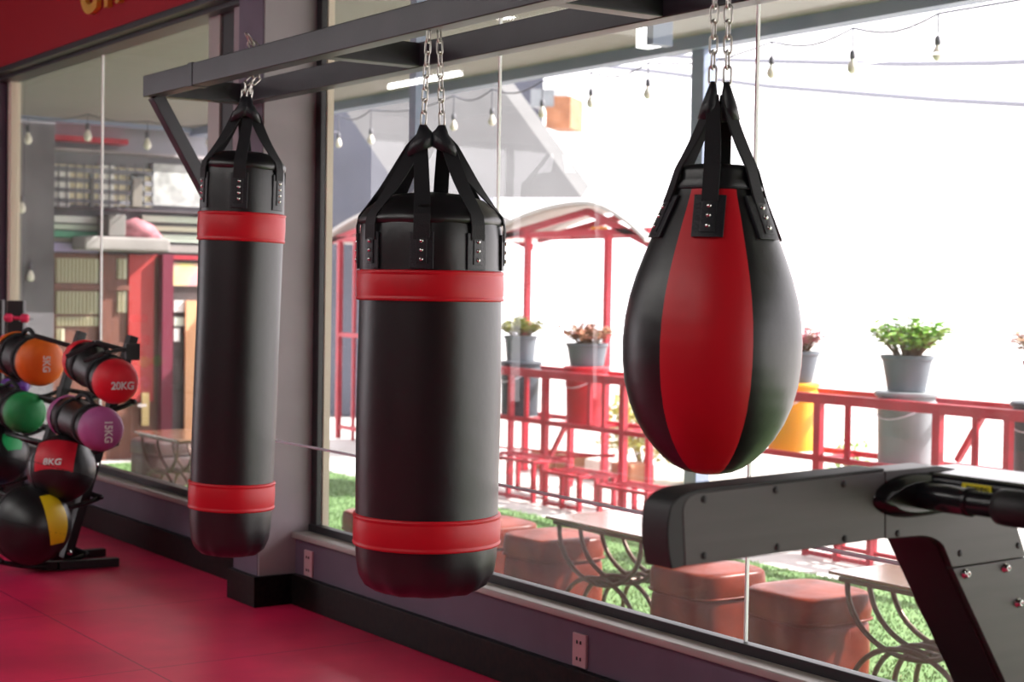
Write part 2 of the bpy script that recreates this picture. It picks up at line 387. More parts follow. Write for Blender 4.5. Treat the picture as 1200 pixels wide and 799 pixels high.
def dirv(c, a):
    d = tocam(c); r = Vector((-d.y, d.x, 0)); return d*math.cos(a)+r*math.sin(a)
YBAG = 2.35
def ease(a, b, t): t = max(0, min(1, t)); t = t*t*(3-2*t); return a+(b-a)*t

def rivets(patch, c, dr, zlist, rad, tilt=0):
    for z in zlist:
        p = c + dr*rad(z); p.z = z
        n = dr
        build('rivet', MB().lathe([(0, .004), (.0035, .0035), (.0055, .001), (.0055, -.004)], p + n*.006, 12, axis=n, cap=False), chrome, patch, smooth=True)

def rounded_box_patch(c, dr, rad, z0, z1, wd, th):
    """stitched patch that wraps the body: z0 bottom, z1 top"""
    mb = MB(); side = Vector((-dr.y, dr.x, 0)); n = 8; vs = []; rows = 6; cols = 5
    for layer in (0, 1):
        for i in range(rows+1):
            z = z0+(z1-z0)*i/rows; r = rad(z)
            for j in range(cols+1):
                u = (j/cols-.5)*wd/r; d2 = dr*math.cos(u)+side*math.sin(u)
                p = c+d2*(r + (th if layer else -.004)); vs.append((p.x, p.y, z))
    m = (rows+1)*(cols+1); fs = []
    for i in range(rows):
        for j in range(cols):
            a = i*(cols+1)+j; fs.append((a, a+cols+1, a+cols+2, a+1)); fs.append((m+a, m+a+1, m+a+cols+2, m+a+cols+1))
    edge = [j for j in range(cols)] + [i*(cols+1)+cols for i in range(rows)] + [rows*(cols+1)+j for j in range(cols, 0, -1)] + [i*(cols+1) for i in range(rows, 0, -1)]
    for k in range(len(edge)): a, b = edge[k], edge[(k+1) % len(edge)]; fs.append((a, b, b+m, a+m))
    mb.add(vs, fs); return mb

def cyl_bag(tag_lab, px, R, zbot, zsh, zdome, bands, patchz, apex_z, angs, sw, apex_off, tilt=0, rivn=3, seed=1):
    c0 = ony(px, 350, YBAG); c = Vector((c0.x, YBAG, 0))
    t = thing('punching_bag', tag_lab, 'punching bag', (c.x, c.y, zbot))
    rnd = random.Random(seed); ph = [rnd.uniform(0, 6.28) for _ in range(8)]
    def wob(a, i, z):
        s = 1+.006*math.sin(2*a+ph[0]+z*3)+.004*math.sin(3*a+ph[1]-z*5)
        b = max(0, 1-(z-zbot)/.16); s += b*b*(.030*math.sin(9*a+ph[2])+.024*math.sin(14*a+ph[3]+z*9))*(1 if z > zbot+.004 else .6)
        if z > bands[0][1]: s += .008*math.sin(len(angs)*a+ph[4])*min(1, (z-bands[0][1])/.05)
        return s
    prof = [(.001, zbot+.012), (R*.30, zbot+.006), (R*.52, zbot), (R*.70, zbot+.006), (R*.85, zbot+.024), (R*.945, zbot+.055), (R*.985, zbot+.10), (R*.995, zbot+.15)]
    z = zbot+.15
    while z < zsh-.09: z += .03; prof.append((R*(1+.006*math.sin(z*9+ph[5])), z))
    prof += [(R*.995, zsh-.05), (R*.985, zsh-.022), (R*.97, zsh-.006)]
    build('body', MB().lathe(prof, c, 96, wob=wob, cap=False), leather, t, smooth=True)
    # domed lid gathered at the shoulder
    def wobl(a, i, z): return 1+.012*math.sin(len(angs)*a+ph[6])*(1 if i < 3 else .3)
    lid = [(R*.97, zsh-.012), (R*1.0, zsh-.008), (R*1.005, zsh+.004), (R*.975, zsh+.014), (R*.90, zsh+(zdome-zsh)*.42), (R*.74, zsh+(zdome-zsh)*.74), (R*.5, zsh+(zdome-zsh)*.93), (R*.25, zdome), (.001, zdome+.004)]
    build('lid', MB().lathe(lid, c, 96, wob=wobl, cap=False), leather, t, smooth=True)
    for z0, z1 in bands:
        bp = [(R*.99, z0-.002), (R+.006, z0), (R+.0075, z0+.006), (R+.0045, z0+.009), (R+.0055, z0+.013), (R+.0065, (z0+z1)/2), (R+.0055, z1-.013), (R+.0045, z1-.009), (R+.0075, z1-.006), (R+.006, z1), (R*.99, z1+.002)]
        build('red_band', MB().lathe(bp, c, 96, cap=False, wob=lambda a, i, z: 1+.006*math.sin(2*a+ph[0]+z*3)), redpvc, t, smooth=True)
    rad = lambda z: R*1.003
    for a in angs:
        dr = dirv(c, a); side = Vector((-dr.y, dr.x, 0))
        p = build('strap_patch', rounded_box_patch(c, dr, rad, patchz[0], patchz[1], sw*1.4, .005), patchm, t, bevel=.0015)
        hh = patchz[1]-patchz[0]
        build('inner_patch', rounded_box_patch(c, dr, rad, patchz[0]+hh*.14, patchz[1]-hh*.16, sw*.62, .0078), patchm, p, bevel=.001)
        rivets(p, Vector((c.x, c.y, 0)), dr, [patchz[0]+hh*(.26+.5*k/(rivn-1)) for k in range(rivn)], lambda z: R*1.003+.003)
        # the strap from the patch over the shoulder up into one of the two cuffs
        lat = dr.dot(r0.normalized()); sg = 1 if lat > 0.02 else -1
        hc = (apex_z-zdome)*.42
        top = Vector((c.x, c.y, apex_z-hc*.75)) + r0.normalized()*(apex_off*sg*1.15+lat*hc*.22) + dr*hc*.10
        tip = Vector((c.x, c.y, apex_z-hc*.15)) + r0.normalized()*(apex_off*sg)
        pts = []; sd = []; wdl = []
        for z in (patchz[1]-.02, patchz[1]+.01, (patchz[1]+zsh)/2, zsh-.015): pts.append(Vector((c.x, c.y, z))+dr*(R*1.0+.006)); sd.append(side); wdl.append(sw)
        p1 = Vector((c.x, c.y, zsh+.012))+dr*(R*1.0)
        pts.append(p1); sd.append(side); wdl.append(sw)
        rs = r0.normalized()*(1 if side.dot(r0) > 0 else -1)
        for k in range(1, 9):
            u = k/8; q = p1.lerp(top, u); q = q - dr*math.sin(PI*u)*.008
            pts.append(q); sd.append(side.lerp(rs, min(1, u*.9)).normalized()); wdl.append(sw*(1-.12*u))
        pts.append(tip); sd.append(rs); wdl.append(sw*.4)
        build('strap', MB().ribbon(pts, sd, wdl, .004), webbing, t, smooth=False, bevel=.001)
    hc = (apex_z-zdome)*.42
    for s in (-1, 1):
        R0 = r0.normalized(); tp = Vector((c.x, c.y, apex_z+.008))+R0*apex_off*s
        cpts = [tp, tp+Vector((0, 0, -.02))+R0*s*.001, tp+Vector((0, 0, -hc*.5))+R0*s*.004, tp+Vector((0, 0, -hc))+R0*s*hc*.13]
        mbs = MB(); n = 14; rings = []
        for q, (hw_, ht_) in zip(cpts, ((.010, .008), (sw*.42, .014), (sw*.74, .022), (sw*.95, .032))):
            tl_ = R0*math.cos(.45*s)-Vector((0, 0, 1))*math.sin(.45*s)*(-1)*-1
            rings += [q+R0*hw_*math.cos(a)+Vector((0, 0, 1))*(-.45*s*hw_*math.cos(a)*-1)*(-1 if q is not tp else 0)+tocam(c)*ht_*math.sin(a) for a in [2*PI*i/n for i in range(n)]]
        fs = [(i*n+k, i*n+(k+1) % n, (i+1)*n+(k+1) % n, (i+1)*n+k) for i in range(3) for k in range(n)]+[tuple(range(n-1, -1, -1)), tuple(3*n+k for k in range(n))]
        build('strap_sleeve', mbs.add(rings, fs), patchm, t, smooth=True)
    if tilt:
        piv = apex_z - zbot
        t.rotation_euler = Matrix.Rotation(tilt, 3, view.normalized()).to_euler()
        t.location = Vector((c.x, c.y, apex_z)) - Matrix.Rotation(tilt, 3, view.normalized()) @ Vector((0, 0, piv))
    return c, t
R2 = .198
d2r = math.radians
c1, bag1 = cyl_bag('tall narrow black punching bag with two red bands, left of the other two', 286, .140, .342, 1.655, 1.708, [(1.404, 1.498), (.502, .592)], (1.510, 1.628), 1.885, [d2r(a) for a in (-65, -5, 55, 115, 175, 235)], .040, .008, tilt=.026, rivn=4, seed=3)
c2, bag2 = cyl_bag('wide black punching bag with two red bands, hanging between the other two', 504, R2, .412, 1.440, 1.518, [(1.222, 1.302), (.548, .632)], (1.306, 1.404), 1.698, [d2r(a) for a in (-53, -7, 38, 83, 128, 173, 218, 263)], .045, .026, seed=5)

# pear bag
def pear_bag():
    c0 = ony(838, 380, YBAG); c = Vector((c0.x, YBAG, 0)); k = 3.51/1900
    zz = lambda y: H-(y-345.6)*k
    prof = [(205, 45), (215, 48), (230, 53), (245, 59), (262, 66.5), (280, 74), (300, 82), (325, 91), (350, 98), (375, 102.5), (400, 104.5), (425, 104), (450, 101), (475, 94.5), (495, 86), (512, 76), (526, 65), (538, 53), (547, 41), (553, 28), (556, 14), (557, 1)]
    prof = [(r*k, zz(y)) for y, r in prof]; prof[-1] = (.001, prof[-1][1])
    # perspective: the near half hangs a little lower in the photo than the axis
    zb = prof[-1][1]
    prof = [(r, z+(.0 if z < 1.05 else 0)*min(1, (1.05-z)/.1)) for r, z in prof]
    def rad(z):
        for (ra, za), (rb, zb_) in zip(prof[:-1], prof[1:]):
            if za >= z >= zb_: return rb+(ra-rb)*(z-zb_)/(za-zb_+1e-9)
        return prof[0][0]
    t = thing('pear_punching_bag', 'black and red pear-shaped punching bag, rightmost of the three bags', 'punching bag', (c.x, c.y, zb))
    # fine profile
    fine = []
    for (ra, za), (rb, zb_) in zip(prof[:-1], prof[1:]):
        for i in range(3): fine.append((ra+(rb-ra)*i/3, za+(zb_-za)*i/3))
    fine.append(prof[-1])
    fine = [q for q in fine if q[1] < zz(219)]
    camd = tocam(c); base = math.atan2(camd.y, camd.x)
    for g in range(6):
        a0 = base + d2r(-4-30+g*60); a1 = a0+d2r(60)
        vs = []; fs = []; n = 14
        for i, (r, z) in enumerate(fine):
            for j in range(n+1):
                u = j/n; a = a0+(a1-a0)*u; puff = 1+.012*math.sin(PI*u)**.6 if 0 < u < 1 else 1-.004
                if z < zb+.09: puff += .012*math.sin(13*a+g)*(1-(z-zb)/.09)
                vs.append((c.x+math.cos(a)*r*puff, c.y+math.sin(a)*r*puff, z))
        for i in range(len(fine)-1):
            for j in range(n): q = i*(n+1)+j; fs.append((q, q+1, q+n+2, q+n+1))
        build('red_panel' if g % 2 == 0 else 'black_panel', MB().add(vs, fs), redpvc if g % 2 == 0 else leather, t, smooth=True)
    # collar and lid
    rc = prof[0][0]
    col = [(rad(zz(222))+.002, zz(224)), (rad(zz(222))+.005, zz(221)), (rc*1.04, zz(212)), (rc*1.03, zz(203)), (rc*.98, zz(198)), (rc*.8, zz(195)), (rc*.4, zz(194)), (.001, zz(194))]
    build('collar', MB().lathe(col, c, 64, cap=False, wob=lambda a, i, z: 1+.01*math.sin(10*a)), leather, t, smooth=True)
    build('collar_seam', MB().lathe([(rad(zz(222))+.001, zz(225)), (rad(zz(222))+.0065, zz(223.5)), (rad(zz(222))+.0065, zz(222)), (rad(zz(222))+.001, zz(220.5))], c, 64, cap=False), patchm, t, smooth=True)
    rnd = random.Random(4)
    for idx, a in enumerate((-7, 53, 113, 173, 233, 293)):
        a = d2r(a); dr = dirv(c, a); side = Vector((-dr.y, dr.x, 0))
        # rad with body slope
        p = build('strap_patch', rounded_box_patch(c, dr, lambda z: rad(z)*1.01+.003, zz(281), zz(232), .066, .006), patchm, t, bevel=.0015)
        build('inner_patch', rounded_box_patch(c, dr, lambda z: rad(z)*1.01+.003, zz(275), zz(239), .030, .0085), patchm, p, bevel=.001)
        rivets(p, Vector((c.x, c.y, 0)), dr, [zz(y) for y in (268, 256, 245)], lambda z: rad(z)*1.01+.006)
        sgn = 1 if dr.dot(r0) > .02 else -1
        top = Vector((c.x, c.y, zz(112))) + r0.normalized()*(.014*sgn)
        pts = []; sd = []; wd = []
        for y in (240, 228, 214): pts.append(Vector((c.x, c.y, zz(y)))+dr*(rad(zz(y))+.010)); sd.append(side); wd.append(.036)
        p1 = Vector((c.x, c.y, zz(200)))+dr*(rc*1.03+.004); pts.append(p1); sd.append(side); wd.append(.036)
        for q in range(1, 9):
            u = q/8; pts.append(p1.lerp(top, u)-dr*math.sin(PI*u)*.006); sd.append(side.lerp(r0.normalized()*(1 if side.dot(r0) >= 0 else -1), .4*u)); wd.append(.036*(1-.3*u*u))
        build('strap', MB().ribbon(pts, sd, wd, .005), webbing, t, bevel=.001)
    for s in (-1, 1):
        tp = Vector((c.x, c.y, zz(101)))+r0.normalized()*.014*s; ax = Vector((c.x, c.y, zz(142)))+r0.normalized()*.026*s
        build('strap_sleeve', MB().tube([tp+Vector((0,0,.008)), tp.lerp(ax, .2), tp.lerp(ax, .6), ax], [.006, .012, .018, .021], 12), patchm, t, smooth=True)
    ap = zz(101); ti = .010
    t.rotation_euler = Matrix.Rotation(ti, 3, view.normalized()).to_euler()
    t.location = Vector((c.x, c.y, ap)) - Matrix.Rotation(ti, 3, view.normalized()) @ Vector((0, 0, ap-zb))
    return c, ap
c3, ap3 = pear_bag()
for cc, az, off, toff, nm in ((c2, 1.708, .026, .014, 'the wide bag'), (c3, ap3+.006, .016, .014, 'the pear-shaped bag')):
    for s, sd_ in ((-1, 'left'), (1, 'right')):
        chain([Vector((cc.x, cc.y, ZB+.004))+r0.normalized()*toff*s, Vector((cc.x, cc.y, az))+r0.normalized()*off*s], f'{sd_} of the two steel chains between the beam and {nm}', 'steel hanging chains')
# bag 1: a short chain wrapped over the beam
b1 = Vector((c1.x, YBAG, 0))
for s, sd_ in ((-1, 'left'), (1, 'right')):
    o = r0.normalized()*.010*s
    chain([b1+o*.4+Vector((0, .0, ZT+.055)), b1+o+Vector((0, .036, ZT+.004)), b1+o+Vector((0, .036, ZB-.004)), b1+o*1.0+Vector((0, .008, ZB-.03)), b1+o*.8+Vector((0, 0, 1.888))], f'{sd_} strand of silver chain wrapped over the beam above the tall narrow bag', 'steel hanging chains')

# ================================================================= cable along the wall
cb = MB(); pts = [(-5.80, 2.72, .672)] + [(-5.8+7.8*i/12, 2.74, .672-.012*math.sin(PI*i/12)) for i in range(1, 13)]
cb.tube(pts, .005, 8)
tag(build('steel_cable', cb, steelcable, smooth=True), 'thin grey cable stretched along the window behind the punching bags', 'cable')
for i, (x, lab) in enumerate(((-5.643, 'pale wall outlet plate on the low wall beside the column'), (-3.873, 'pale wall outlet plate on the low wall below the pear-shaped bag'))):
    t = thing('wall_outlet', lab, 'wall outlet', (x, YW, .175), 'wall outlets')
    build('cover_plate', MB().box((x-.034, YW-.009, .125), (x+.034, YW+.002, .226)), mat('outlet_plate', (.60, .38, .42), .4), t, bevel=.003)
    build('socket', MB().box((x-.012, YW-.011, .145), (x-.006, YW-.007, .155)).box((x+.006, YW-.011, .145), (x+.012, YW-.007, .155)).box((x-.012, YW-.011, .195), (x-.006, YW-.007, .205)).box((x+.006, YW-.011, .195), (x+.012, YW-.007, .205)), rubber, t)

# ================================================================= sign over the left window
sg = thing('gym_sign', 'red sign board with gold letters over the left window', 'sign', (-8.4, YW, 2.5))
build('board', MB().box((-10.6, 2.85, 2.49), (-6.0, 2.919, 3.18)), redsign, sg, bevel=.004)
build('sign_trim', MB().box((-10.6, 2.84, 2.462), (-6.0, 2.919, 2.492)), framem, sg, bevel=.003)
text_mesh('letters', 'GYM', .36, gold, sg, (-7.66, 2.835, 2.715), (1, 0, 0), (0, 0, 1), depth=.012, spacing=1.0)

# ================================================================= treadmill arm at the right
XP = -1.88; TH = .062
def px_(x, y): p = onx(x, y, XP); return Vector((XP, p.y, p.z))
tm = thing('treadmill', 'grey panelled treadmill side rail with black grip, front right', 'treadmill', (XP, 2.4, 0))
def arc_pts(p0, pc, p1, n=6): return [p0*(1-t)**2+pc*2*t*(1-t)+p1*t*t for t in [i/n for i in range(n+1)]]
Pa = px_(810, 577); 
arm = arc_pts(px_(800, 600), px_(801, 579), px_(822, 577)) + [px_(1000, 556), px_(1037, 552)]
armb = [px_(1037, 631), px_(803, 664)]
armpoly = arm+armb
build('arm_panel', MB().prism(armpoly, (-TH, 0, 0)), panelm, tm, bevel=.002)
# end cap: black rubber, rounded front, slightly wider
e0 = px_(800, 596); capo = Vector((0, -.028, 0))
cpoly = arc_pts(px_(803, 664)+capo*.9+Vector((0,0,-.003)), px_(800, 640)+capo*1.15, px_(800, 610)+capo) + arc_pts(px_(800, 600)+capo*.9, px_(801, 575)+capo*.8, px_(830, 572)) + [px_(1037, 549), px_(1037, 552), px_(822, 577.5), px_(803, 590), px_(803.5, 664)]
build('end_cap', MB().prism([p+Vector((-.001, 0, 0)) for p in cpoly], (-TH-.002, 0, 0)), rubber, tm, bevel=.002)
# upper part of the upright
up1 = [px_(1037.8, 552), px_(1100, 546), px_(1185, 560), px_(1190, 610), px_(1203, 652), px_(1116, 665)] + arc_pts(px_(1106, 640), px_(1097, 628), px_(1078, 628), 5) + [px_(1037.8, 631.5)]
build('shoulder_panel', MB().prism(up1, (-TH, 0, 0)), panelm, tm, bevel=.0015)
lowp = [px_(1116.5, 666.2), px_(1203, 653), px_(1240, 730), px_(1300, 860), Vector((XP, 2.84, .05)), Vector((XP, 2.62, .05)), px_(1208, 870), px_(1178, 799)]
build('upright_panel', MB().prism(lowp, (-TH, 0, 0)), panelm, tm, bevel=.0015)
# thick dark web behind the panels, facing the user
web = [px_(1076, 628.5), px_(1096, 629), px_(1106, 641), px_(1177, 799), px_(1207, 870), Vector((XP, 2.62, .06)), Vector((XP, 2.66, .06)), px_(1230, 870), px_(1190, 760), px_(1125, 640), px_(1110, 620)]
build('upright_web', MB().prism([p+Vector((-.012, -.004, -.002)) for p in web], (-.115, 0, 0)), webreflect, tm, bevel=.002)
build('base_foot', MB().box((XP-.7, 1.2, 0), (XP+.02, 2.85, .14)), rubber, tm, bevel=.02)
for x, y in ((825, 585), (909, 574), (989, 567), (825, 651), (911, 641), (990, 631), (1052, 625), (1125, 648), (1193, 639)):
    p = px_(x, y); build('screw', MB().lathe([(0, .002), (.0035, .0025), (.0058, .001), (.006, -.002)], p, 12, axis=(1, 0, 0), cap=False), rubber, tm, smooth=True)
for x, y in ((1131, 672), (1178, 665), (1193, 706)):
    p = px_(x, y); bo = build('bolt', MB().lathe([(.009, -.002), (.009, .0015), (.0068, .002), (.0066, .007), (.0045, .009), (.003, .009), (.003, .005), (.0005, .005)], p, 20, axis=(1, 0, 0), cap=False), chrome, tm, smooth=True)
# housing round the handle root + cross bar going right, away from the panel
hz = px_(1075, 585)
hy, hzz = hz.y, hz.z
hs = []
for xo, r1, r2 in ((-TH, .060, .034), (0, .064, .036), (.012, .058, .032), (.02, .045, .025)):
    hs.append([(XP+xo, hy-.01+r1*1.55*math.cos(a)*(1 if math.cos(a) < 0 else 1.9), hzz+.004+r2*math.sin(a)*(1.15 if math.sin(a) > 0 else .95)) for a in [2*PI*k/28 for k in range(28)]])
vs = [v for h_ in hs for v in h_]; fs = [(i*28+k, i*28+(k+1) % 28, (i+1)*28+(k+1) % 28, (i+1)*28+k) for i in range(3) for k in range(28)] + [tuple(range(27, -1, -1)), tuple(84+k for k in range(28))]
build('handle_housing', MB().add(vs, fs), gloss, tm, bevel=.003)
# cross bar (console support) behind the handle
b0 = hy+.03
bar = [(XP-.06, b0, hzz-.018), (XP-.06, b0-.012, hzz+.002), (XP-.06, b0-.012, hzz+.038), (XP-.06, b0+.0, hzz+.046), (XP-.06, b0+.13, hzz+.048), (XP-.06, b0+.18, hzz+.03), (XP-.06, b0+.17, hzz-.018)]
build('console_bar', MB().prism(bar, (.86, 0, 0)), gloss, tm, bevel=.006, seg=3)
tl = build('warning_label', MB().box((XP+.082, b0-.0145, hzz+.0225), (XP+.142, b0-.003, hzz+.0365)), yellow, tm)
build('label_caption', MB().box((XP+.082, b0-.0143, hzz+.010), (XP+.142, b0-.003, hzz+.0215)), white, tm)
text_mesh('label_text', 'WARNING', .009, rubber, tl, (XP+.116, b0-.0150, hzz+.0295), (1, 0, 0), (0, 0, 1), depth=.0003)
build('label_symbol', MB().prism([(XP+.088, b0-.0148, hzz+.0245), (XP+.098, b0-.0148, hzz+.0245), (XP+.093, b0-.0148, hzz+.0345)], (0, .001, 0)), rubber, tl)
# grip
hr = .0232
hA = Vector((XP+.005, hy-.005, hzz+.009))
build('handle', MB().tube([hA, hA+Vector((.12, 0, 0)), hA+Vector((.5, 0, 0))], .0205, 24), gloss, tm, smooth=True)
g = build('grip', MB().lathe([(hr*.9, 0), (hr*1.0, .004), (hr*1.02, .06), (hr*1.0, .095), (hr*1.04, .097), (hr*1.04, .104), (hr*.9, .106)], hA+Vector((.012, 0, 0)), 28, axis=(1, 0, 0)), gloss, tm, smooth=True)
build('grip_end', MB().lathe([(hr*.8, .172), (hr*1.25, .174), (hr*1.28, .187), (hr*1.28, .26), (hr*.9, .262)], hA, 28, axis=(1, 0, 0)), rubber, tm, smooth=True)
build('red_button', MB().lathe([(hr*1.30, .176), (hr*1.31, .177), (hr*1.31, .215), (hr*1.2, .217)], hA+Vector((0, 0, 0)), 20, axis=(1, 0, 0), cap=False, a0=PI*1.0, a1=PI*1.8), mat('red_button', (.7, .01, .015), .4), tm, smooth=True)

# ================================================================= gear rack at the left
rack = thing('gear_rack', 'black steel rack of sand bags and wall balls by the left window', 'rack', (-7.05, 2.45, 0))
def cradle_rail(x0, x1, y, z, r=.013): return MB().tube([(x0, y, z), (x1, y, z)], r, 10)
for xo in (-7.05, -7.72):
    pts = [onz(133, 664, 0), onz(60, 666, 0), onz(45, 664, 0), onz(48, 657, 0), onz(62, 653, 0), onz(133, 652.5, 0)]
    shift = Vector((xo+7.05, 0, 0))
    b_ = MB()
    P = [Vector((-6.90, 2.62, .022)), Vector((-6.93, 2.36, .022)), Vector((-6.97, 2.30, .022)), Vector((-7.06, 2.27, .022)), Vector((-7.14, 2.30, .022)), Vector((-7.18, 2.36, .022)), Vector((-7.18, 2.66, .022))]
    for i in range(len(P)-1): b_.bar(P[i]+shift, P[i+1]+shift, .036, .036)
    build('base_foot', b_, blacksteel, rack, bevel=.002)
    build('upright', MB().bar(Vector((-7.05, 2.43, .03))+shift, Vector((-7.05, 2.735, 1.02))+shift, .06, .04, side=(1, 0, 0)), blacksteel, rack, bevel=.003)
    for u in (.03, .42, .62): 
        q = Vector((-7.02, 2.43+.305*u, .03+.99*u))+shift; build('bolt', MB().lathe([(.012, 0), (.012, .006), (.001, .012)], q, 12, axis=(1, 0, 0), cap=False), chrome, rack, smooth=True)
for (y, z, dy) in ((2.30, .075, .34), (2.38, .325, .30), (2.48, .56, .24), (2.56, .745, .24)):
    for k, yy in enumerate((y-dy/2-.02, y+dy/2+.02)):
        yy2 = min(yy, 2.80)
        build('rail', MB().tube([(-7.95, yy2, z-.015), (-6.93, yy2, z-.015)], .012, 10), blacksteel, rack, smooth=True)
    for xo in (-7.90, -7.40, -6.95):
        pts = [(xo, y+(-1+2*i/8)*(dy/2+.02), z-.02-.035*math.sin(PI*i/8)) for i in range(9)]
        build('cradle', MB().tube(pts, .011, 8), blacksteel, rack, smooth=True)

def patch_on_sphere(c, r, d, half_w, half_h, upv=(0, 0, 1), bow=0.):
    d = Vector(d).normalized(); U = Vector(upv); U = (U-d*U.dot(d)).normalized(); S = d.cross(U); n = 14; vs = []; fs = []
    for i in range(n+1):
        for j in range(n+1):
            a = (i/n*2-1)*half_h; b = (j/n*2-1)*half_w*(1-bow*(i/n*2-1)**2)
            p = (d*math.cos(b)+S*math.sin(b))*math.cos(a)+U*math.sin(a); vs.append(c+p*r)
    for i in range(n):
        for j in range(n): q = i*(n+1)+j; fs.append((q, q+1, q+n+2, q+n+1))
    return MB().add(vs, fs)
def wall_ball(c, r, label, colr, d, hw, hh, upv, txt=None, bow=.3, tdir=None, tup=None):
    t = thing('wall_ball', label, 'wall ball', (c.x, c.y, c.z-r), 'wall balls on the rack')
    n = 20; prof = [(max(.001, r*math.sin(PI*i/n)), -r*math.cos(PI*i/n)) for i in range(n+1)]
    build('shell', MB().lathe(prof, c, 36, cap=False), leather, t, smooth=True)
    # stitched seams
    for ax in ((0, .3, 1), (1, .2, .1)):
        A = Vector(ax).normalized(); X = A.orthogonal().normalized(); Y = A.cross(X)
        build('seam', MB().tube([c+(X*math.cos(a)+Y*math.sin(a))*(r*1.0) for a in [2*PI*k/40 for k in range(40)]], .0025, 5, closed=True), rubber, t, smooth=True)
    if colr:
        p = build('colored_panel', patch_on_sphere(c, r*1.012, d, hw, hh, upv, bow), colr, t, smooth=True)
        if txt:
            dd = Vector(d).normalized(); U = Vector(tup or (0, 0, 1)); U = (U-dd*U.dot(dd)).normalized()
            text_mesh('weight_mark', txt, .042, white, p, c+(dd*math.cos(.3)-U*math.sin(.3)*1.0).normalized()*r*1.03, U.cross(dd), U, depth=.001)
    return t
cy = mat('ball_yellow', (.85, .60, .01), .45); crd = mat('ball_red', (.65, .01, .03), .45); cgr = mat('ball_green', (.02, .42, .12), .45); cbl = mat('ball_blue', (.02, .06, .45), .5)
tc_ = lambda c: (CP-c).normalized()
B1 = ond(36, 616, 7.0); B1.z = max(B1.z, .075+.135)
dcam = tc_(B1)
wall_ball(B1, .172, 'black wall ball with a yellow panel, on the bottom tier of the rack', cy, (dcam*.62+r0*.80+Vector((0, 0, .22))), .33, .66, (-.1, -.1, 1), bow=.15)
B2 = ond(72, 549, 7.05); dcam = tc_(B2)
wall_ball(B2, .146, 'black wall ball with a red panel, under the purple-ended sand bag', crd, (dcam*.85-r0*.22+Vector((0, 0, .46))), .62, .50, (0, 0, 1), txt='8KG', bow=-.1)
B3 = ond(-2, 532, 7.7)
wall_ball(B3, .145, 'black wall ball with a green panel at the left picture edge', cgr, (tc_(B3)*.7+r0*.55+Vector((0, 0, .50))), .35, .3, (0, 0, 1))
B4 = ond(-10, 612, 7.8)
wall_ball(B4, .14, 'black wall ball with a blue panel behind the yellow-panelled one', cbl, (tc_(B4)*.5+r0*.7+Vector((0, 0, .60))), .35, .3, (0, 0, 1))

def sand_bag(front, axis, length, r, colr, label, txt, rot, tsz=.045):
    """cylindrical sand bag: axis points from rear to front end"""
    ax = Vector(axis).normalized(); rear = front-ax*length
    t = thing('sand_bag', label, 'sand bag', (front+rear)/2-Vector((0, 0, r)), 'coloured sand bags on the rack')
    rr = r
    build('body', MB().lathe([(rr*.96, 0), (rr*1.0, .01), (rr*.98, length*.25), (rr*.93, length*.5), (rr*.97, length*.75), (rr*.99, length-.012)], rear, 36, axis=ax, cap=False, wob=lambda a, i, z: 1+.02*math.sin(7*a+z*30)), leather, t, smooth=True)
    for z0, s, rad_ in ((length-.012, 1, 1), (.012, -1, 1)):
        pr = [(rr*1.02, 0), (rr*1.05, .012), (rr*1.04, .035), (rr*.96, .062), (rr*.80, .082), (rr*.5, .095), (.001, .10)]
        e = build('end_cap', MB().lathe([(a, z0+s*b) for a, b in pr], rear, 36, axis=ax, cap=False, wob=lambda a, i, z: 1+.006*math.sin(16*a)), colr, t, smooth=True)
        if s == 1 and txt:
            fcen = rear+ax*(length+.090); cdir = tc_(fcen); nrm = (ax*.75+cdir*.25).normalized()
            U = Vector((0, 0, 1)); U = (U-nrm*U.dot(nrm)).normalized(); X = U.cross(nrm)
            if rot: X, U = -U, X
            text_mesh('weight_mark', txt, tsz, white, e, fcen+nrm*.012, X, U, depth=.003, sx=.9)
    for q in (.22, .78):
        build('binding_strap', MB().lathe([(rr*.98, length*q-.016), (rr*1.04, length*q-.014), (rr*1.04, length*q+.014), (rr*.98, length*q+.016)], rear, 36, axis=ax, cap=False), webbing, t, smooth=True)
    side = Vector((0, 0, 1)); side = (side-ax*side.dot(ax)).normalized()
    pts = [rear+ax*(length*(.22+.56*i/10))+side*(rr*1.0+.03*math.sin(PI*i/10)) for i in range(11)]
    build('carry_handle', MB().tube(pts, .011, 8), webbing, t, smooth=True)
pur = mat('bag_purple', (.42, .10, .30), .5); oran = mat('bag_orange', (.85, .16, .01), .5); redd = mat('bag_red', (.80, .012, .03), .5); grn = mat('bag_green', (.015, .30, .08), .5)
sand_bag(ond(134, 446, 6.85), (1, 0, -.18), .36, .092, redd, 'sand bag with red ends marked 20KG, on the top tier', '20KG', False)
sand_bag(ond(117, 502, 6.85), (1, 0, -.06), .38, .090, pur, 'sand bag with purple ends marked 15KG, on the middle tier', '15KG', True)
sand_bag(ond(46, 424, 7.45), (1, 0, -.06), .32, .106, oran, 'sand bag with orange ends marked 5KG, behind the red-ended one', '5KG', True)
sand_bag(ond(28, 483, 7.45), (1, 0, -.04), .36, .092, grn, 'sand bag with green ends, behind the purple-ended one', None, False)
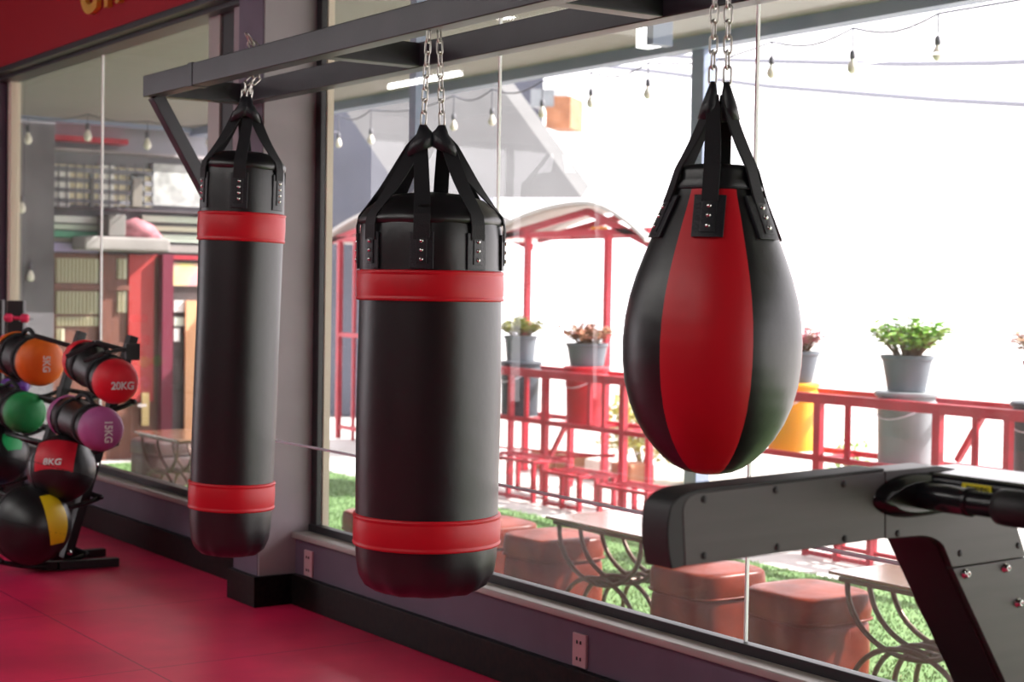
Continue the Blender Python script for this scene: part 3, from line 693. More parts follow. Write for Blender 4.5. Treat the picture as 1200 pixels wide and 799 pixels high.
# holder frames on top of the rack
for (a, b, c_, D) in (((40, 393), (82, 405), (86, 412), 7.3), ((78, 418), (112, 401), (150, 411), 6.9)):
    A_, B_, C_ = ond(*a, D), ond(*b, D), ond(*c_, D)
    build('bag_holder', MB().bar(A_, B_, .02, .02).bar(B_, C_, .02, .02).bar(C_, C_-Vector((0, 0, .10)), .02, .02), blacksteel, rack, bevel=.002)
hb = MB(); A_ = ond(98, 423, 6.75); B_ = ond(122, 413, 6.75); C_ = ond(155, 408, 6.8)
hb.bar(A_, B_, .018, .018).bar(B_, C_, .014, .014); hb.box(C_-Vector((.012, .03, .05)), C_+Vector((.012, .03, .02)))
build('bag_holder', hb, blacksteel, rack, bevel=.002)

# dumbbell tower
DT = 8.75
base = ond(14, 420, DT)
tw = thing('dumbbell_tower', 'black dumbbell tower at the left picture edge', 'dumbbell rack', (base.x, base.y, 0))
for (x0, x1, y0) in ((-14, 4, 351), (10, 29, 352)):
    a = ond(x0, y0, DT); b = ond(x1, y0, DT)
    d = (b-a); d.z = 0
    m_ = MB(); q = Vector((-d.y, d.x, 0)).normalized()*.025
    m_.add([p for p in ((a.x-q.x, a.y-q.y, 0), (b.x-q.x, b.y-q.y, 0), (b.x+q.x, b.y+q.y, 0), (a.x+q.x, a.y+q.y, 0), (a.x-q.x, a.y-q.y, a.z), (b.x-q.x, b.y-q.y, a.z), (b.x+q.x, b.y+q.y, a.z), (a.x+q.x, a.y+q.y, a.z))], [(0,3,2,1),(4,5,6,7),(0,1,5,4),(1,2,6,5),(2,3,7,6),(3,0,4,7)])
    build('tower_plate', m_, blacksteel, tw, bevel=.003)
a = ond(4, 640, DT); fb = MB(); fb.box((base.x-.25, base.y-.35, 0), (base.x+.12, base.y+.05, .04)); build('base_foot', fb, blacksteel, tw, bevel=.004)
pinkm = mat('dumbbell_pink', (.80, .03, .12), .45); dgreen = mat('dumbbell_green', (.02, .55, .10), .45); dpurp = mat('dumbbell_purple', (.12, .03, .30), .45)
def dumbbell(xa, xb, y, r, m_, label):
    a, b = ond(xa, y, DT-.22), ond(xb, y+1, DT-.22); ax = (b-a).normalized(); L = (b-a).length
    t = thing('dumbbell', label, 'dumbbell', (a+b)/2-Vector((0, 0, r)), 'small dumbbells on the tower')
    build('handle', MB().lathe([(r*.42, 0), (r*.42, L)], a, 16, axis=ax), m_, t, smooth=True)
    for s in (0, L-.045): build('head', MB().lathe([(r*.7, s), (r, s+.012), (r, s+.033), (r*.7, s+.045)], a, 8, axis=ax), m_, t, bevel=.004)
    sc_ = (a+b)/2
    hook = MB().bar(sc_-Vector((0, 0, r*.5)), sc_-Vector((0, 0, r*.5))+(view*.26), .03, .012); build('peg', hook, blacksteel, tw)
dumbbell(5, 34, 372, .024, pinkm, 'pink dumbbell, topmost on the tower')
dumbbell(1, 39, 399, .032, pinkm, 'pink dumbbell, second from the top on the tower')
dumbbell(-26, 13, 425, .034, dgreen, 'green dumbbell below the pink ones')
dumbbell(2, 34, 451, .036, dpurp, 'purple dumbbell, lowest on the tower')

# ================================================================= outdoors
G = -.25
struct('ground', MB().box((-40, YO, G-.2), (30, 60, G-.012)), concrete)
turf = tag(build('grass_turf', MB().box((-13.15, YO+.02, G-.012), (9, 6.27, G)), mat('turf_base', (.09, .18, .055), .9, color2=(.13, .23, .075), nscale=30)), 'green artificial grass strip outside the windows', 'grass', kind='stuff')
rng = np.random.default_rng(3); NB = 90000
bx = -13.1+rng.random(NB)**.8*11.5; by = YO+.5+rng.random(NB)*(6.27-YO-.48)
ang = rng.random(NB)*2*PI; h = .010+rng.random(NB)*.010; le = rng.normal(0, .008, (NB, 2))
V = np.zeros((NB, 3, 3)); ww = .0035
V[:, 0, 0] = bx-np.cos(ang)*ww; V[:, 0, 1] = by-np.sin(ang)*ww; V[:, 0, 2] = G
V[:, 1, 0] = bx+np.cos(ang)*ww; V[:, 1, 1] = by+np.sin(ang)*ww; V[:, 1, 2] = G
V[:, 2, 0] = bx+le[:, 0]; V[:, 2, 1] = by+le[:, 1]; V[:, 2, 2] = G+h
me = bpy.data.meshes.new('grass_blades'); me.vertices.add(NB*3); me.vertices.foreach_set('co', V.ravel()); me.loops.add(NB*3); me.loops.foreach_set('vertex_index', np.arange(NB*3, dtype=np.int32))
me.polygons.add(NB); me.polygons.foreach_set('loop_start', np.arange(0, NB*3, 3, dtype=np.int32)); me.update(calc_edges=True)
me.materials.append(mat('turf_blades', (.11, .22, .06), .7, color2=(.15, .27, .085), nscale=40))
go = bpy.data.objects.new('blades', me); COL.objects.link(go); go.parent = turf; go['kind'] = 'stuff'

# ottomans
def ottoman(label, cx_, cy_, s=.38, hgt=.36, m_=brown, seed=0, rz=0.):
    t = thing('ottoman', label, 'ottoman', (cx_, cy_, G), 'square leather ottomans on the grass')
    rnd = random.Random(seed)
    def puff(z0, z1, hs, round_, dome, n=18, pleat=.0):
        vs = []; fs = []; rows = 12; M_ = 56
        for i in range(rows+1):
            v = i/rows
            # superellipse cross section with rounded upper rim
            if v < .7: z = z0+(z1-z0)*(v/.7)*.82; sc_ = 1+.02*math.sin(PI*v/.7)
            else: q = (v-.7)/.3; z = z0+(z1-z0)*(.82+.18*math.sin(q*PI/2)); sc_ = 1-.20*(1-math.cos(q*PI/2))
            for k in range(M_):
                a = 2*PI*k/M_; c_, s_ = math.cos(a), math.sin(a); rr = (abs(c_)**4+abs(s_)**4)**(-1/4)
                w_ = 1+pleat*math.sin(6*a+seed)*math.sin(PI*min(1, v*1.2))
                vs.append((cx_+hs*rr*c_*sc_*w_, cy_+hs*rr*s_*sc_*w_, z))
        for i in range(rows):
            for k in range(M_): fs.append((i*M_+k, i*M_+(k+1) % M_, (i+1)*M_+(k+1) % M_, (i+1)*M_+k))
        # dome rings
        b_ = rows*M_
        for q, (f_, dz) in enumerate(((.8, .4), (.55, .8), (.25, .97))):
            for k in range(M_):
                a = 2*PI*k/M_; c_, s_ = math.cos(a), math.sin(a); rr = (abs(c_)**4+abs(s_)**4)**(-1/4)
                vs.append((cx_+hs*.80*rr*c_*f_, cy_+hs*.80*rr*s_*f_, z1+dome*dz))
            o1 = b_ if q == 0 else b_+q*M_
            o2 = b_+(q+1)*M_
            for k in range(M_): fs.append((o1+k, o1+(k+1) % M_, o2+(k+1) % M_, o2+k))
        fs.append(tuple(b_+3*M_+k for k in range(M_)))
        return MB().add(vs, fs)
    build('base', puff(G, G+hgt*.70, s/2*.99, .02, 0), m_, t, smooth=True)
    build('cushion', puff(G+hgt*.66, G+hgt*.96, s/2*1.005, .05, .018, pleat=.006), m_, t, smooth=True)
    build('piping', MB().tube([(cx_+s/2*1.0*((abs(math.cos(a))**5+abs(math.sin(a))**5)**-.2)*math.cos(a), cy_+s/2*1.0*((abs(math.cos(a))**5+abs(math.sin(a))**5)**-.2)*math.sin(a), G+hgt*.67) for a in [2*PI*k/48 for k in range(48)]], .005, 6, closed=True), m_, t, smooth=True)
    return t
ottoman('brown leather ottoman beside the left end of the nearer wide table', -6.27, 4.55, .40, .36, seed=1)
ottoman('brown leather ottoman half hidden behind the wide punching bag', -6.78, 4.52, .40, .36, seed=2)
ottoman('brown leather ottoman under the tip of the treadmill arm', -5.17, 4.56, .40, .37, seed=3)
ottoman('brown leather ottoman nearest the bottom right, below the treadmill arm', -4.57, 4.56, .40, .37, seed=4)
ottoman('brown leather ottoman on the grass left of the wide punching bag', -7.46, 4.30, .38, .34, seed=5)
ottoman('dark ottoman beyond the left window by the gear rack', -11.6, 4.75, .42, .36, m_=darkleather, seed=6)

# tables with arched iron legs
def arch_table(label, x0, x1, y0, y1, ztop=.22):
    t = thing('patio_table', label, 'table', ((x0+x1)/2, (y0+y1)/2, G), 'wood topped tables with arched iron legs')
    build('tabletop', MB().box((x0, y0, ztop-.012), (x1, y1, ztop)), woodtop, t, bevel=.003)
    build('apron', MB().box((x0+.04, y0+.015, ztop-.034), (x1-.02, y0+.035, ztop-.018)).box((x0+.04, y1-.035, ztop-.034), (x1-.02, y1-.015, ztop-.018)).box((x0+.05, y0+.02, ztop-.034), (x0+.07, y1-.02, ztop-.018)).box((x1-.07, y0+.02, ztop-.034), (x1-.05, y1-.02, ztop-.018)), iron, t)
    zm = G+(ztop-G)*.47; xm = (x0+x1)/2
    for i in range(4):
        y = y0+.03+(y1-y0-.06)*i/3
        # U shaped upper hoop and inverted U lower hoop, crossing at the middle
        hw = (x1-x0)/2-.07
        up_ = [(xm-hw*math.cos(a), y, (ztop-.03)-(ztop-.03-zm+.015)*math.sin(a)**.9) for a in [PI*k/20 for k in range(21)]]
        lo_ = [(xm-hw*.92*math.cos(a), y, G+.008+(zm+.005-G)*math.sin(a)**.9) for a in [PI*k/20 for k in range(21)]]
        build('leg_hoop', MB().tube(up_, .0105, 8), iron, t, smooth=True); build('leg_hoop', MB().tube(lo_, .0105, 8), iron, t, smooth=True)
    for s in (-1, 1): build('floor_bar', MB().tube([(xm+s*hw*.92, y0+.02, G+.010), (xm+s*hw*.92, y1-.02, G+.010)], .009, 8), iron, t, smooth=True)
    build('centre_bar', MB().tube([(xm, y0+.02, zm-.008), (xm, y1-.02, zm-.008)], .009, 8), iron, t, smooth=True)
    return t
arch_table('glossy wooden table with arched legs, between the wide bag and the pear bag', -6.05, -5.31, 4.34, 4.76)
arch_table('glossy wooden table with arched legs, beside the nearest ottoman', -4.33, -3.59, 4.42, 4.84)
arch_table('wooden table with arched legs seen through the left window', -10.98, -10.2, 4.28, 4.68)

# canopy over the terrace
cn = MB(); cn.box((-13.4, YO, 2.63), (9, 5.72, 2.66)); struct('ceiling_canopy', cn, soffit)
struct('trim_8', MB().box((-13.4, 5.70, 2.565), (9, 5.80, 2.70)), canopybeam)
struct('trim_9', MB().box((-13.4, YO, 2.60), (-13.3, 5.72, 2.70)), canopybeam)
post = thing('canopy_post', 'blue-grey steel post rising behind the pear-shaped bag', 'post', (-6.68, 5.80, G))
build('shaft', MB().box((-6.73, 5.75, G), (-6.63, 5.85, 2.565)), canopybeam, post, bevel=.004)
build('foot_plate', MB().box((-6.78, 5.70, G), (-6.58, 5.90, G+.012)), canopybeam, post)
pq = ony(490, 60, 3.4)
pt2 = thing('canopy_post', 'slim blue-grey post just outside the glass behind the wide bag chains', 'post', (pq.x, 3.4, G))
build('shaft', MB().box((pq.x-.025, 3.375, G), (pq.x+.025, 3.425, 2.63)), canopybeam, pt2, bevel=.003)
build('foot_plate', MB().box((pq.x-.06, 3.34, G), (pq.x+.06, 3.46, G+.01)), canopybeam, pt2)
pl = ony(768, 44, 5.0)
cl = thing('canopy_sky_gap', 'white glowing square for a sky gap in the canopy, near the pear bag chain', 'sky gap', (pl.x, pl.y, 2.63))
q0 = ony(760, 58, 5.0); q1 = ony(777, 28, 5.0)
build('gap_glow', MB().box((q0.x, 4.92, q0.z), (q1.x, 5.0, q1.z+.0)), mat('gap_glow_white', (1, 1, 1), emit=2.0), cl, bevel=.004)  # glowing box imitates bright sky through a gap in the canopy
build('gap_frame', MB().box((q1.x, 4.90, q0.z), (q1.x+.05, 5.02, 2.63)).box((q0.x, 4.94, q1.z), (q1.x, 4.98, 2.63)), canopybeam, cl)

# string lights
bulbprof = [(.012, -.02), (.014, -.035), (.026, -.055), (.032, -.075), (.030, -.095), (.018, -.112), (.001, -.118)]
def bulb(p, drop, lab, grp, s=1.0):
    t = thing('string_bulb', lab, 'light bulb', p, grp)
    build('drop_wire', MB().tube([p, p-Vector((0, 0, drop))], .004, 6), cablem, t)
    e = p-Vector((0, 0, drop))
    build('socket', MB().lathe([(.006, .0), (.017*s, -.006), (.019*s, -.045*s), (.014*s, -.055*s)], e, 12), cablem, t, smooth=True)
    build('bulb_glass', MB().lathe([(r*s, z*s-.03*s) for r, z in bulbprof], e, 16, cap=False), bulbm, t, smooth=True)
    return t
locs = ['above the red shelter, left of the wide bag', 'beside the wide bag chain, upper left', 'right of the wide bag chain', 'left of the bright glass joint', 'near the grey diagonal slab end', 'in front of the bright sky, left of the pear bag chain', 'nearest the left of the pear bag chain', 'first to the right of the pear bag chain', 'second to the right of the pear bag chain', 'third to the right of the pear bag chain']
pp = []
for (x, y, yb), wh in zip([(397, 136, 170), (435, 125, 161), (532, 109, 144), (577, 101, 137), (636, 92, 128), (693, 83, 116), (760, 72, 105), (905, 42, 73), (1000, 25, 65), (1100, 6, 46)], locs):
    p = ony(x, y, 5.84); p.z = 2.56; D = (p-CP).dot(fw); drop = max(.04, (yb-y-14)*D/F)
    bulb(p, drop, 'string light bulb '+wh, 'bulbs along the canopy edge', .78); pp.append(p)
wp = []
for a, b in zip(pp[:-1], pp[1:]):
    for k in range(6): u = k/6; q = a.lerp(b, u); q.z -= .05*math.sin(PI*u); wp.append(q)
wp.append(pp[-1])
tag(build('string_wire', MB().tube([Vector((-13.2, 5.84, 2.56))]+wp+[Vector((-3, 5.84, 2.56))], .005, 6), cablem, smooth=True), 'black wire of the bulb string along the canopy edge', 'wire')
FX = -13.5
lp = []
for (x, y, yb), wh in zip([(33, 138, 163), (103, 134, 160), (173, 142, 170), (246, 146, 168)], ['leftmost in the left window', 'left of the glass joint in the left window', 'right of the glass joint in the left window', 'behind the diagonal brace in the left window']):
    p = onx(x, y, FX+.9); D = (p-CP).dot(fw); bulb(p, (yb-y-16)*D/F, 'string light bulb '+wh, 'bulbs in the left window', 1.0); lp.append(p)
lw = [lp[0]+Vector((0, -.6, .05))]
for a, b in zip(lp[:-1], lp[1:]):
    for k in range(6): u = k/6; q = a.lerp(b, u); q.z -= .03*math.sin(PI*u); lw.append(q)
lw += [lp[-1], lp[-1]+Vector((0, 1.2, .02))]
tag(build('string_wire', MB().tube(lw, .005, 6), cablem, smooth=True), 'black wire of the bulb string seen through the left window', 'wire')
for x, y, wh in ((26, 222, 'upper of two on the grey pier'), (36, 302, 'lower of two on the grey pier')):
    p = onx(x, y, FX+.06); bulb(p, .05, 'string light bulb, '+wh+' in the left window', 'bulbs in the left window')

# neighbouring facade seen through the left window
fa = thing('neighbour_facade', 'neighbouring shop front with brown door and coloured bands, beyond the left window', 'building', (FX, 5, G))
def fbox(x0, y0, x1, y1, d0, d1, name, m_, parent=fa, **k):
    a = onx(x0, y0, FX); b = onx(x1, y1, FX)
    return build(name, MB().box((FX+d0, a.y, b.z), (FX+d1, b.y, a.z)), m_, parent, **k)
ptop = 4.2
a = onx(19, 300, FX); b = onx(300, 300, FX)
build('wall', MB().box((FX-.3, 3.3, G), (FX-.1, 6.4, 3.4)), greywall, fa)
build('pier', MB().box((FX-.1, 3.3, G), (FX+.05, onx(62, 200, FX).y, 3.2)), mat('pier_grey', (.15, .14, .155), .7, noise=.35, nscale=1.6), fa, bevel=.005)
fbox(62, 90, 280, 156, -.1, 0, 'upper_panel', mat('upper_grey', (.12, .125, .14), .6, noise=.4, nscale=1.5))
fbox(62, 158, 148, 170, -.1, .05, 'red_strip', redsteel)
fbox(62, 172, 290, 190, -.1, .02, 'fascia', mat('fascia', (.28, .25, .26), .7, noise=.2, nscale=2))
wc = fbox(62, 191, 182, 243, -.1, -.06, 'window_bay', mat('bay_cream', (.80, .72, .50), .7, noise=.2, nscale=3))
for x0, x1 in ((64, 84), (118, 136)): fbox(x0, 193, x1, 242, -.06, -.05, 'curtain_panel', mat('white_curtain', (.85, .84, .80), .7), wc)
for x0, x1 in ((107, 112), (155, 170)):
    w_ = fbox(x0, 203, x1, 242, -.06, -.03, 'window_frame', paleb, wc)
    fbox(x0+2, 208, x1-2, 242, -.03, -.02, 'dark_pane', mat('taupe_pane', (.20, .18, .15), .3), wc)
for y in (200, 212, 224, 236): fbox(62, y, 182, y+.8, -.04, -.03, 'railing_bar', greywall, wc)
for x in range(70, 182, 10): fbox(x, 192, x+.8, 243, -.04, -.03, 'railing_bar', greywall, wc)
fbox(182, 191, 290, 245, -.1, -.04, 'mesh_panel', mat('grey_mesh', (.42, .43, .42), .6, noise=.3, nscale=9))
fbox(62, 243, 290, 252, -.1, .10, 'ledge_beam', mat('ledge', (.16, .13, .15), .7))
for k, (y0, y1, m_) in enumerate(((252, 262, white), (262, 270, palemint), (270, 279, greenst), (279, 284, soffit), (284, 296, lilac))): fbox(62, y0, 116, y1, -.1, -.02+.004*k, 'color_band', m_)
for k, (y0, y1, m_) in enumerate(((252, 264, palemint), (264, 274, louver), (274, 286, greenst if False else palemint), (286, 298, soffit), (298, 306, redsteel))): fbox(168, y0, 290, y1, -.1, -.02+.004*k, 'color_band', m_)
fbox(115, 252, 135, 278, -.05, .25, 'meter_box', mat('box_grey', (.20, .19, .18), .7), bevel=.01)
fbox(85, 277, 184, 296, -.05, .30, 'awning_ledge', mat('awning_grey', (.30, .28, .27), .8, noise=.15, nscale=3), bevel=.02)
# rolled awning cloth
ra = onx(137, 270, FX); rb = onx(176, 274, FX)
build('rolled_awning', MB().tube([ra+Vector((.12, 0, 0)), ra.lerp(rb, .4)+Vector((.12, 0, .03)), ra.lerp(rb, .8)+Vector((.12, 0, 0)), rb+Vector((.12, .04, -.06))], [.07, .09, .08, .04], 12), mat('awning_pink', (.42, .16, .19), .8, noise=.3, nscale=12), fa, smooth=True)
dr_ = fbox(50, 296, 187, 545, -.1, 0, 'door', doorwood)
for (x0, y0, x1, y1) in ((65, 302, 116, 332), (65, 341, 116, 368), (65, 371, 116, 382), (65, 385, 75, 400), (137, 303, 148, 327), (137, 341, 148, 366)):
    fbox(x0, y0, x1, y1, 0, .01, 'louver_panel', louver, dr_)
    for i in range(int((x1-x0)/4.3)): fbox(x0+1+i*4.3, y0, x0+2.2+i*4.3, y1, .01, .02, 'slat', mat('slat_brown', (.34, .28, .17), .6), dr_)
fbox(150, 298, 178, 470, 0, .03, 'red_panel', doorred, dr_)
fbox(116, 296, 122, 545, 0, .04, 'door_stile', doorwood, dr_); fbox(50, 296, 60, 545, 0, .04, 'door_stile', doorwood, dr_)
fbox(60, 333, 150, 340, 0, .035, 'door_rail', doorwood, dr_); fbox(60, 402, 150, 412, 0, .035, 'door_rail', doorwood, dr_)
fbox(164, 460, 172, 498, .03, .05, 'lock_plate', mat('brass', (.55, .42, .2), .35, .8), dr_); fbox(158, 473, 168, 476, .05, .07, 'door_handle', chrome, dr_)
fbox(186, 298, 196, 545, -.05, .10, 'curtain', curtain)
bk = fbox(196, 305, 290, 545, -.1, -.06, 'shop_bay', mat('shop_dark', (.05, .035, .035), .6, noise=.4, nscale=4))
fbox(199, 308, 290, 336, -.06, -.03, 'shop_sign', mat('sign_yellow', (.75, .72, .25), .6, color2=(.72, .35, .38), nscale=4), bk)
fbox(206, 352, 290, 366, -.06, -.03, 'shelf_light', white, bk); fbox(206, 372, 290, 382, -.06, -.03, 'shelf_light', palemint, bk); fbox(206, 385, 212, 400, -.06, -.03, 'shelf_light', white, bk)
fbox(218, 352, 236, 560, -.03, .0, 'orange_post', mat('orange_post', (.75, .38, .20), .6), bk)

# grey neighbour wall and sloping slab, upper left of the right window
NX = 18
a_ = [ond(380, -10, 19), ond(500, -10, 19), ond(640, 235, 19), ond(380, 330, 19)]
nb = thing('far_building', 'blue-grey building behind the canopy, upper left of the right window', 'building', (a_[0].x, a_[0].y, G))
bz = max(p.z for p in a_)
u0, u1 = ond(500, -10, 19), ond(636, 150, 19)
build('upper_storey', MB().prism([(u0.x, u0.y, u1.z), (u1.x, u1.y, u1.z), (u1.x, u1.y, u0.z), (u0.x, u0.y, u0.z)], (-.8, -.1, 0)), bluegrey, nb)
build('wall', MB().prism([(a_[0].x, a_[0].y, G), (a_[1].x, a_[1].y, G), (a_[1].x, a_[1].y, bz), (a_[0].x, a_[0].y, bz)], (-1.5, 2.0, 0)), bluegrey, nb)
sp = [ond(385, 100, 15.5), ond(584, 98, 15.5), ond(682, 232, 14.5), ond(475, 232, 14.5)]
tag(build('stair_slab', MB().prism(sp, (-.15, .2, .12)), slabm), 'pale sloping concrete slab crossing behind the canopy', 'concrete slab')
for k, (x, y, x2, y2, m_) in enumerate(((640, 112, 668, 150, brick), (622, 104, 650, 125, paleb))):
    p, q = ond(x, y, 18), ond(x2, y2, 18)
    build('balcony', MB().prism([(p.x, p.y, q.z), (q.x, q.y, q.z), (q.x, q.y, p.z), (p.x, p.y, p.z)], (-.3, .4, 0)), m_, nb)

# red gabled shelters
YP = 7.75
def gable(label, xl, xr, zl, zr, xp, zp, posts, wrap):
    t = thing('red_shelter', label, 'shelter', ((xl+xr)/2, YP, G), 'red gabled shelters')
    dep = .45
    # curved roof sheet
    def curve(x0, z0, x1, z1, n=8): return [(x0+(x1-x0)*i/n, z0+(z1-z0)*math.sin(PI/2*i/n)**.9) for i in range(n+1)]
    L_ = curve(xl, zl, xp, zp); R_ = curve(xr, zr, xp, zp)[::-1]
    top = L_+R_[1:]
    poly = [(x, YP-.1, z) for x, z in top] + [(x, YP-.1, z-.03) for x, z in top[::-1]]
    build('roof_sheet', MB().prism(poly, (0, dep+.2, 0)), roofm, t, smooth=False)
    for yy in (YP,):
        for x, z0 in posts: build('post', MB().bar((x, yy, G), (x, yy, z0), .05, .05), redsteel, t, bevel=.003)
    x0, x1 = posts[0][0], posts[-1][0]; zt = min(p[1] for p in posts)
    for yy in (YP, YP+dep):
        build('tie_beam', MB().bar((xl+.1, yy, zt), (xr-.05, yy, zt), .04, .05), redsteel, t)
        build('rafter', MB().bar((xl+.05, yy, zt-.02), (xp, yy, zp-.08), .04, .055), redsteel, t); build('rafter', MB().bar((xr+.02, yy, zr-.07), (xp, yy, zp-.08), .04, .055), redsteel, t)
    for x in (x0, x1): build('side_beam', MB().bar((x, YP, zt), (x, YP+dep, zt), .04, .05), redsteel, t)
    return t
gp = lambda x, y: ony(x, y, YP)
p1_, p2_, pk, e1, e2 = gp(619, 270), gp(713, 272), gp(690, 236), gp(578, 274), gp(768, 279)
s1 = gable('red gabled shelter between the wide bag and the pear bag', e1.x, e2.x, e1.z, e2.z, pk.x, pk.z, [(p1_.x, p1_.z), (p2_.x, p2_.z)], 0)
lbl = build('eave_sign', MB().box((gp(647, 263).x, YP+.4, gp(647, 271).z), (gp(664, 263).x, YP+.42, gp(664, 263).z)), mat('orange_sign', (.95, .45, .03), .5), s1)
p3_, p4_, pk2, e3, e4 = gp(399, 280), gp(520, 276), gp(478, 238), gp(383, 282), gp(572, 278)
s2 = gable('red gabled shelter left of the wide bag', e3.x, e4.x, e3.z, e4.z, pk2.x, pk2.z, [(p3_.x, p3_.z), (p4_.x, p4_.z)], 0)
for y in (392, 500): a = gp(399, y); build('mid_rail', MB().bar(a, (p4_.x, YP, a.z), .035, .04), redsteel, s2)
build('mesh_screen', MB().box((p3_.x+.05, YP+.25, G), (p4_.x, YP+.28, p3_.z)), mat('screen_grey', (.22, .21, .25), .8, noise=.15, nscale=5), s2)
build('inner_post', MB().bar((gp(414, 300).x, YP+.02, G), (gp(414, 300).x, YP+.02, p3_.z), .03, .03), redsteel, s2)

# railing with shelf for the buckets
YR = 7.05; ZR = .635; ZL = .275
rl = thing('red_railing', 'long red steel railing with plant shelf along the terrace', 'railing', (-8, YR, G))
x0, x1 = -10.9, -4.6
for yy, nm in ((YR, 'front_top_rail'), (YR+.42, 'back_top_rail')): build(nm, MB().box((x0, yy-.02, ZR-.03), (x1, yy+.02, ZR+.03)), redsteel, rl, bevel=.003)
build('top_lip', MB().box((x0, YR+.03, ZR-.005), (x1, YR+.06, ZR+.02)), redsteel, rl, bevel=.002)
for yy in (YR, YR+.42): build('lower_rail', MB().box((x0, yy-.018, ZL-.018), (x1, yy+.018, ZL+.018)), redsteel, rl, bevel=.002)
for i in range(16): x = x0+.2+i*.4; build('shelf_bar', MB().box((x-.015, YR, ZL-.02), (x+.015, YR+.42, ZL)), redsteel, rl)
def rx(x, y=470): return ony(x, y, YR).x
for x, wd, zb_ in ((639, .055, G), (731, .055, G), (599, .035, G), (960, .055, .05), (1100, .055, G), (1183, .04, G)):
    X = rx(x); build('post', MB().box((X-wd/2, YR-.022, zb_), (X+wd/2, YR+.022, ZR)), redsteel, rl, bevel=.002)
for x in (617, 691, 708, 800, 860, 994, 1144): X = rx(x); build('baluster', MB().box((X-.018, YR-.012, ZL), (X+.018, YR+.012, ZR)), redsteel, rl, bevel=.002)
a, b = ony(1122, 540, YR+.2), ony(1153, 485, YR+.2); build('diagonal_brace', MB().bar(a, b, .035, .03), redsteel, rl)
a, b = ony(645, 535, YR), ony(662, 500, YR); build('diagonal_brace', MB().bar(a, b, .03, .03), redsteel, rl)
for y in (527, 541): a, b = ony(585, y-3, YR+.2), ony(720, y+8-(16 if y > 530 else 0), YR+.2); build('thin_rail', MB().bar(a, b, .016, .018), redsteel, rl)
a, b = onx(1160, 478, -5.9), None
for X in (rx(617), rx(708)): build('back_post', MB().box((X-.025, YR+.40, G), (X+.025, YR+.44, ZR)), redsteel, rl)

# low red benches by the grass edge
def bench(label, xl, xr, yy, ht, dp=.3):
    t = thing('red_bench', label, 'bench', ((xl+xr)/2, yy, G), 'low red steel benches')
    for y_ in (yy, yy+dp):
        for x in (xl, (xl+xr)/2, xr): build('leg', MB().box((x-.016, y_-.014, G), (x+.016, y_+.014, G+ht)), redsteel, t)
        build('foot_rail', MB().box((xl, y_-.012, G+.01), (xr, y_+.012, G+.035)), redsteel, t)
    build('seat_frame', MB().box((xl-.02, yy-.02, G+ht-.022), (xr+.02, yy+.012, G+ht)).box((xl-.02, yy+dp-.012, G+ht-.022), (xr+.02, yy+dp+.02, G+ht)).box((xl-.02, yy, G+ht-.022), (xl+.012, yy+dp, G+ht)).box((xr-.012, yy, G+ht-.022), (xr+.02, yy+dp, G+ht)), redsteel, t, bevel=.003)
    for i in range(3): build('seat_slat', MB().box((xl, yy+.05+i*.09, G+ht), (xr, yy+.08+i*.09, G+ht+.01)), redsteel, t)
    return t
fx = lambda x, y=592: onz(x, y, G)
bench('low red bench below the red bucket', fx(642).x, fx(692, 597).x+.08, 6.62, .25)
bench('low red bench beyond the tip of the treadmill arm', fx(765, 600).x, fx(815, 610).x+.05, 6.62, .22)
bench('low red bench at the right edge of the wide bag', fx(570, 585).x-.3, fx(590, 592).x, 6.62, .30)
bench('low red bench seen under the treadmill arm', -6.75, -6.25, 6.7, .22)
# blocks and slab pieces beyond
for k, (x, y, s, m_, lab) in enumerate(((672, 572, .26, brick, 'orange brick block behind the left low bench'), (640, 575, .22, brick, 'orange brick block left of the first post'), (706, 560, .24, stonem, 'pale stone block behind the railing post'), (738, 568, .26, brick, 'orange brick block left of the shrub'))):
    d = ony(x, y, 8.0)
    t = build('stone_block', MB().box((d.x-s*.5, 7.9, G), (d.x+s*.5, 8.15, G+.16)), m_, None, bevel=.02, origin=(d.x, 8.0, G))
    tag(t, lab, 'block', 'blocks behind the railing')

# buckets + pots
def bucket(x, m_, label, hh=.43, r=.155, yy=YR+.21, rtop=1.1):
    X = ony(x, 470, yy).x; t = thing('paint_bucket', label, 'bucket', (X, yy, ZL), 'paint buckets on the railing shelf')
    z = ZL
    build('shell', MB().lathe([(r*.92, z), (r*.94, z+.01), (r*1.0, z+hh*.82), (r*1.07, z+hh*.83), (r*1.07, z+hh*.86), (r*1.01, z+hh*.87), (r*1.02, z+hh*.95)], (X, yy, 0), 40), m_, t, smooth=False, bevel=.002)
    build('lid', MB().lathe([(r*1.05, z+hh*.93), (r*1.12, z+hh*.94), (r*1.12, z+hh*.985), (r*1.04, z+hh), (r*.96, z+hh*.985), (.001, z+hh*.985)], (X, yy, 0), 40, cap=False), m_, t, bevel=.002)
    hp = [(X+r*1.08*math.cos(a), yy-r*1.08*abs(math.sin(a))*.9-.005, z+hh*.86-.10*math.sin(a)) for a in [PI*k/14 for k in range(15)]]
    build('bail_handle', MB().tube(hp, .004, 6), steelcable, t, smooth=True)
    return X, yy, z+hh
def leafquad(mb, p, d, n, L_, W_):
    d = d.normalized(); s = d.cross(n).normalized(); n2 = s.cross(d)
    mb.add([p, p+d*L_*.35+s*W_*.5+n2*L_*.05, p+d*L_*.75+s*W_*.32+n2*L_*.04, p+d*L_, p+d*L_*.75-s*W_*.32+n2*L_*.04, p+d*L_*.35-s*W_*.5+n2*L_*.05, p+d*L_*.5-n2*L_*.05], [(0,1,6),(1,2,6),(2,3,6),(3,4,6),(4,5,6),(5,0,6)])
